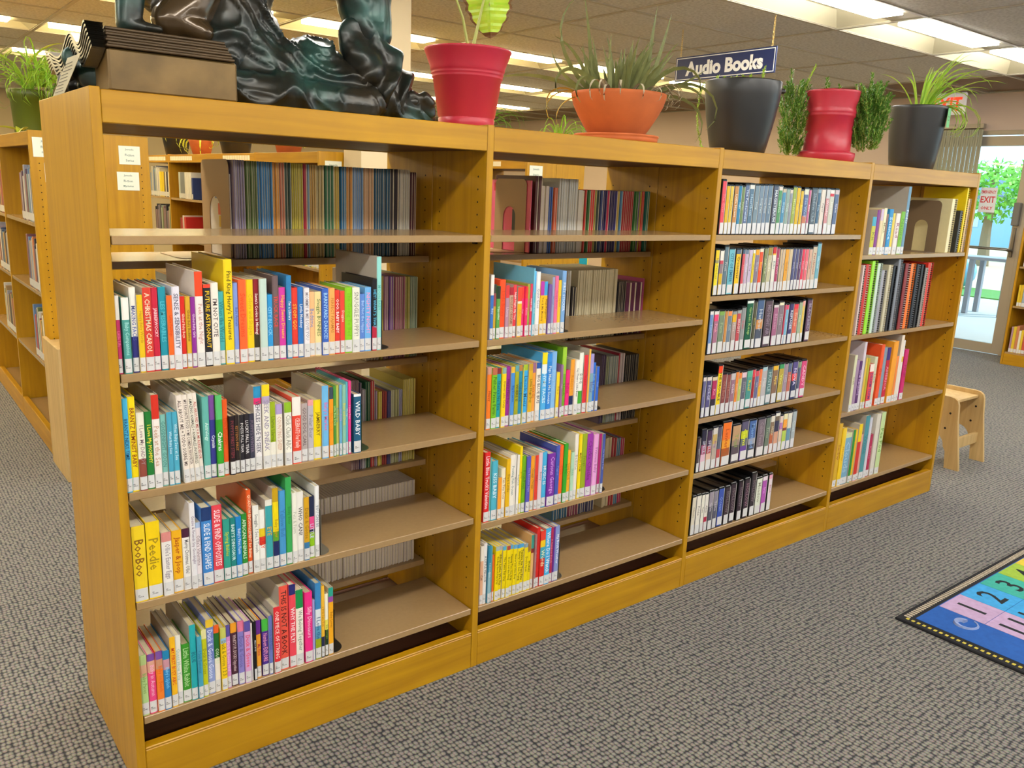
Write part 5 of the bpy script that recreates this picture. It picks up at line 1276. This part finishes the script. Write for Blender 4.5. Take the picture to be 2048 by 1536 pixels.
# ------------------------------------------------------------------ hanging sign and exit sign
sg = thing('hanging_sign', 'navy blue hanging sign reading Audio Books in white letters', 'sign', (4.0, 1.41, 2.095)); NAVY = mat('sign_navy', '14285A', .35); WHT = mat('sign_white', 'E8E8E4', .4)
MB().bbox(0, .008, 0, .772, 0, .150, .001).build('sign_board', NAVY, sg)
bd = MB()
for a in ((.008, .764, .008, .0125), (.008, .764, .1375, .142), (.008, .0125, .0125, .1375), (.7595, .764, .0125, .1375)): bd.box(-.0008, 0, a[0], a[1], a[2], a[3])
bd.build('white_border', WHT, sg)
text_later('Audio Books', lambda me: place_text(me, 'sign_lettering', WHT, sg, (-.001, .386, .073), (0, -1, 0), (0, 0, 1), .69, .088), bold=.045, res=4)
for y in (.035, .737):
    m = MB(); z = .150; i = 0
    while z < 2.415 - 2.095:
        p = [(math.cos(a)*.0045*(1 if i % 2 else .3), math.sin(a)*.0045*(.3 if i % 2 else 1), z + .006 + .008*math.sin(b_)) for a, b_ in [(q, q) for q in [2*PI*k/8 for k in range(9)]]]
        m.tube([(.004 + (.005*math.cos(q) if i % 2 else 0), y + (0 if i % 2 else .005*math.cos(q)), z + .007 + .009*math.sin(q)) for q in [2*PI*k/8 for k in range(9)]], .0013, 4, cap=False); z += .0135; i += 1
    m.build('chain', mat('chain_brass', 'C8A860', .35, metal=.7), sg)
ex = thing('exit_sign', 'white hanging exit sign with red letters above the glass door', 'sign', (7.93, 2.10, 2.215))
MB().bbox(0, .03, 0, .34, 0, .20, .012).build('sign_body', mat('exit_sign_face', 'D8D0C4', .3, emit=(.9, .85, .8), es=.25), ex)
for y_ in (.06, .28): MB().box(.011, .019, y_, y_+.008, .19, .203).build('hanger_rod', STEEL, ex)
text_later('EXIT', lambda me: (place_text(me, 'sign_lettering', mat('exit_red', 'E83020', .4, emit=(1, .06, .02), es=.9), ex, (-.001, .17, .095), (0, -1, 0), (0, 0, 1), .27, .125)), bold=.03)
# right hand bookcase near the door
RD = []
for k in range(2):
    t = bay('bookcase', f'yellow maple bookcase beside the glass door, {"nearer the door" if k == 0 else "farther from the door"}', (7.70, 1.31 - k*.914, 0), -PI/2, D=.32, H=1.22, front=(.88, .53, .115), rear=(), left=(k == 0), right=True, detail=False, group='bookcases beside the door', kick=.095); RD.append(t)
for s_, z in enumerate((.88, .53, .115)):
    y = 1.285; i = 0
    while y > .80:
        w_ = rr.uniform(.014, .03); h_ = rr.uniform(.18, .27 if z > .2 else .26); c = rr.choice(['C88058', 'E0C030', '6AA8B8', 'B08898', 'E0D8C0', '98A8B8', 'D8B028', '4A4858', 'C85848', 'E8E0C8']); y -= w_; i += 1
        o = MB().bbox(0, .18, 0, w_-.001, 0, h_, .0015).build('picture_book', paper(c), loc=(7.712, y, z+.0002)); MB().box(-.0006, 0, .001, w_-.002, .004, .035).build('spine_label', STICK, o)
        finish(o, 'picture_book', f'{cname(c)} picture book, {ordn(i)} from left, {("top","middle","bottom")[s_]} shelf beside the door', 'book', 'books in the bookcase beside the door')

# ------------------------------------------------------------------ plants on the rows behind
rr = random.Random(5); LG = mat('fresh_leaf', (.28, .55, .03), .45, vary=.3, vscale=10); LD = mat('deep_leaf', (.08, .28, .03), .45, vary=.3, vscale=10); LY = mat('yellow_green_leaf', (.50, .55, .03), .45, vary=.3)
for mm in (LG, LY): mm.node_tree.nodes['Principled BSDF'].inputs['Subsurface Weight'].default_value = .12
t = thing('potted_plant', 'hanging spider plant in an olive pot on the left row behind the statue', 'plant', (.38, 3.2, 1.5305))
MB().lathe([(0, 0), (.072, 0), (.075, .01), (.083, .17), (.094, .175), (.096, .215), (.092, .218), (.085, .19)], 32).build('pot', mat('olive_pot', (.10, .13, .01), .4), t, smooth=True); MB().lathe([(.086, .19), (0, .2)], 20).build('soil', SOIL, t)
spider(t, (.06, 0, .24), 44, .25, .48, LG, rr, .011, (.3, 1.4), (1.2, 2.3)); spider(t, (.0, -.05, .22), 26, .30, .5, LG, rr, .011, (.6, 1.3), (1.6, 2.4), 2.6, 5.6)
leaves(t, [(.16, 4.4, .1, .4, .05, (-.05, -.1, .02)), (.22, .2, .9, .4, .035, (.0, -.06, .33)), (.14, 3.3, .2, .5, .03, (-.08, -.1, .02))], LY, rr, name='broad_leaf')
t = thing('potted_plant', 'spider plant in a black pot on the left row, just behind the grooved book', 'plant', (.60, 3.0, 1.5305))
MB().lathe([(0, 0), (.06, 0), (.075, .14), (.08, .16), (.076, .163), (.07, .14)], 32).build('pot', CHAR, t, smooth=True); MB().lathe([(.07, .14), (0, .15)], 20).build('soil', SOIL, t)
spider(t, (0, 0, .16), 40, .22, .38, LD, rr, .010, (.6, 1.5), (1.0, 2.2)); spider(t, (-.03, -.03, .18), 30, .26, .42, LG, rr, .010, (.7, 1.5), (1.3, 2.3), 2.4, 5.2)
t = thing('potted_plant', 'green spider plant in a black pot behind the terracotta bowl', 'plant', (3.28, 3.42, 1.5555))
MB().lathe([(0, 0), (.08, 0), (.10, .14), (.105, .155), (.10, .158), (.095, .13)], 32).build('pot', CHAR, t, smooth=True); MB().lathe([(.094, .13), (0, .14)], 20).build('soil', SOIL, t)
spider(t, (0, 0, .15), 46, .28, .52, mat('spider_deep', (.16, .40, .04), .45, vary=.4), rr, .014, (.5, 1.5), (.8, 2.0))
for i, (x, y, c, w_, hh, lab, pal) in enumerate(((1.79, 5.55, 1, .12, .22, 'wide black pot with yellow-green leaves on the farthest middle bay', LY), (1.79, 4.20, 1, .13, .20, 'black pot with a bright green plant on the third middle bay', LG), (1.79, 3.3, 0, .1, .14, 'low yellow-green foliage plant on the second middle bay', LY), (1.78, 4.9, 0, .09, .10, 'small yellow plant between the black pots, middle row', LY))):
    t = thing('potted_plant', lab, 'plant', (x, y, 1.5205)); MB().lathe([(0, 0), (w_*.7, 0), (w_, hh), (w_*1.03, hh+.012), (w_*.97, hh+.012), (w_*.9, hh-.02)], 28).build('pot', CHAR if c else TERR, t, smooth=True); MB().lathe([(w_*.9, hh-.02), (0, hh-.01)], 16).build('soil', SOIL, t)
    spider(t, (0, 0, hh), 26, .18, .34, pal, rr, .022, (.2, 1.3), (.8, 2.4))
t = thing('potted_plant', 'trailing spider plant hanging over the right row end, seen above the magazines', 'plant', (3.50, 2.74, 1.5555))
MB().lathe([(0, 0), (.06, 0), (.08, .12), (.085, .13), (.08, .133), (.075, .11)], 28).build('pot', mat('white_pot', 'D8D4C8', .4), t, smooth=True); MB().lathe([(.074, .11), (0, .12)], 16).build('soil', SOIL, t)
spider(t, (0, 0, .13), 34, .30, .5, LG, rr, .010, (.4, 1.3), (1.6, 2.6), 3.4, 6.0)
for lab, x0, y0, z0, w_, h_, c in (('cyan poster on a stand beyond the right row', 4.25, 2.95, 1.36, .14, .18, '38B8D0'), ('white notice on a stand beyond the right row', 3.80, 3.40, 1.36, .14, .20, 'E8E8F0'), ('teal panel with yellow rim standing beyond the right row', 3.78, 2.92, .82, .22, .20, '18A0B0')):
    t = thing('notice_stand', lab, 'notice', (x0, y0, 0)); MB().bbox(0, w_, -.004, 0, z0, z0+h_, .001).build('panel', paper(c), t); MB().bbox(w_*.45, w_*.45+.02, 0, .02, .02, z0+h_*.6, .002).build('post', FRAME, t); MB().bbox(w_*.45-.09, w_*.45+.11, -.09, .11, 0, .02, .004).build('foot', FRAME, t)
    if c == '18A0B0': MB().bbox(-.008, w_+.008, -.003, .002, z0-.008, z0+h_+.008, .001).build('rim', paper('E8E030'), t)
flush_text()
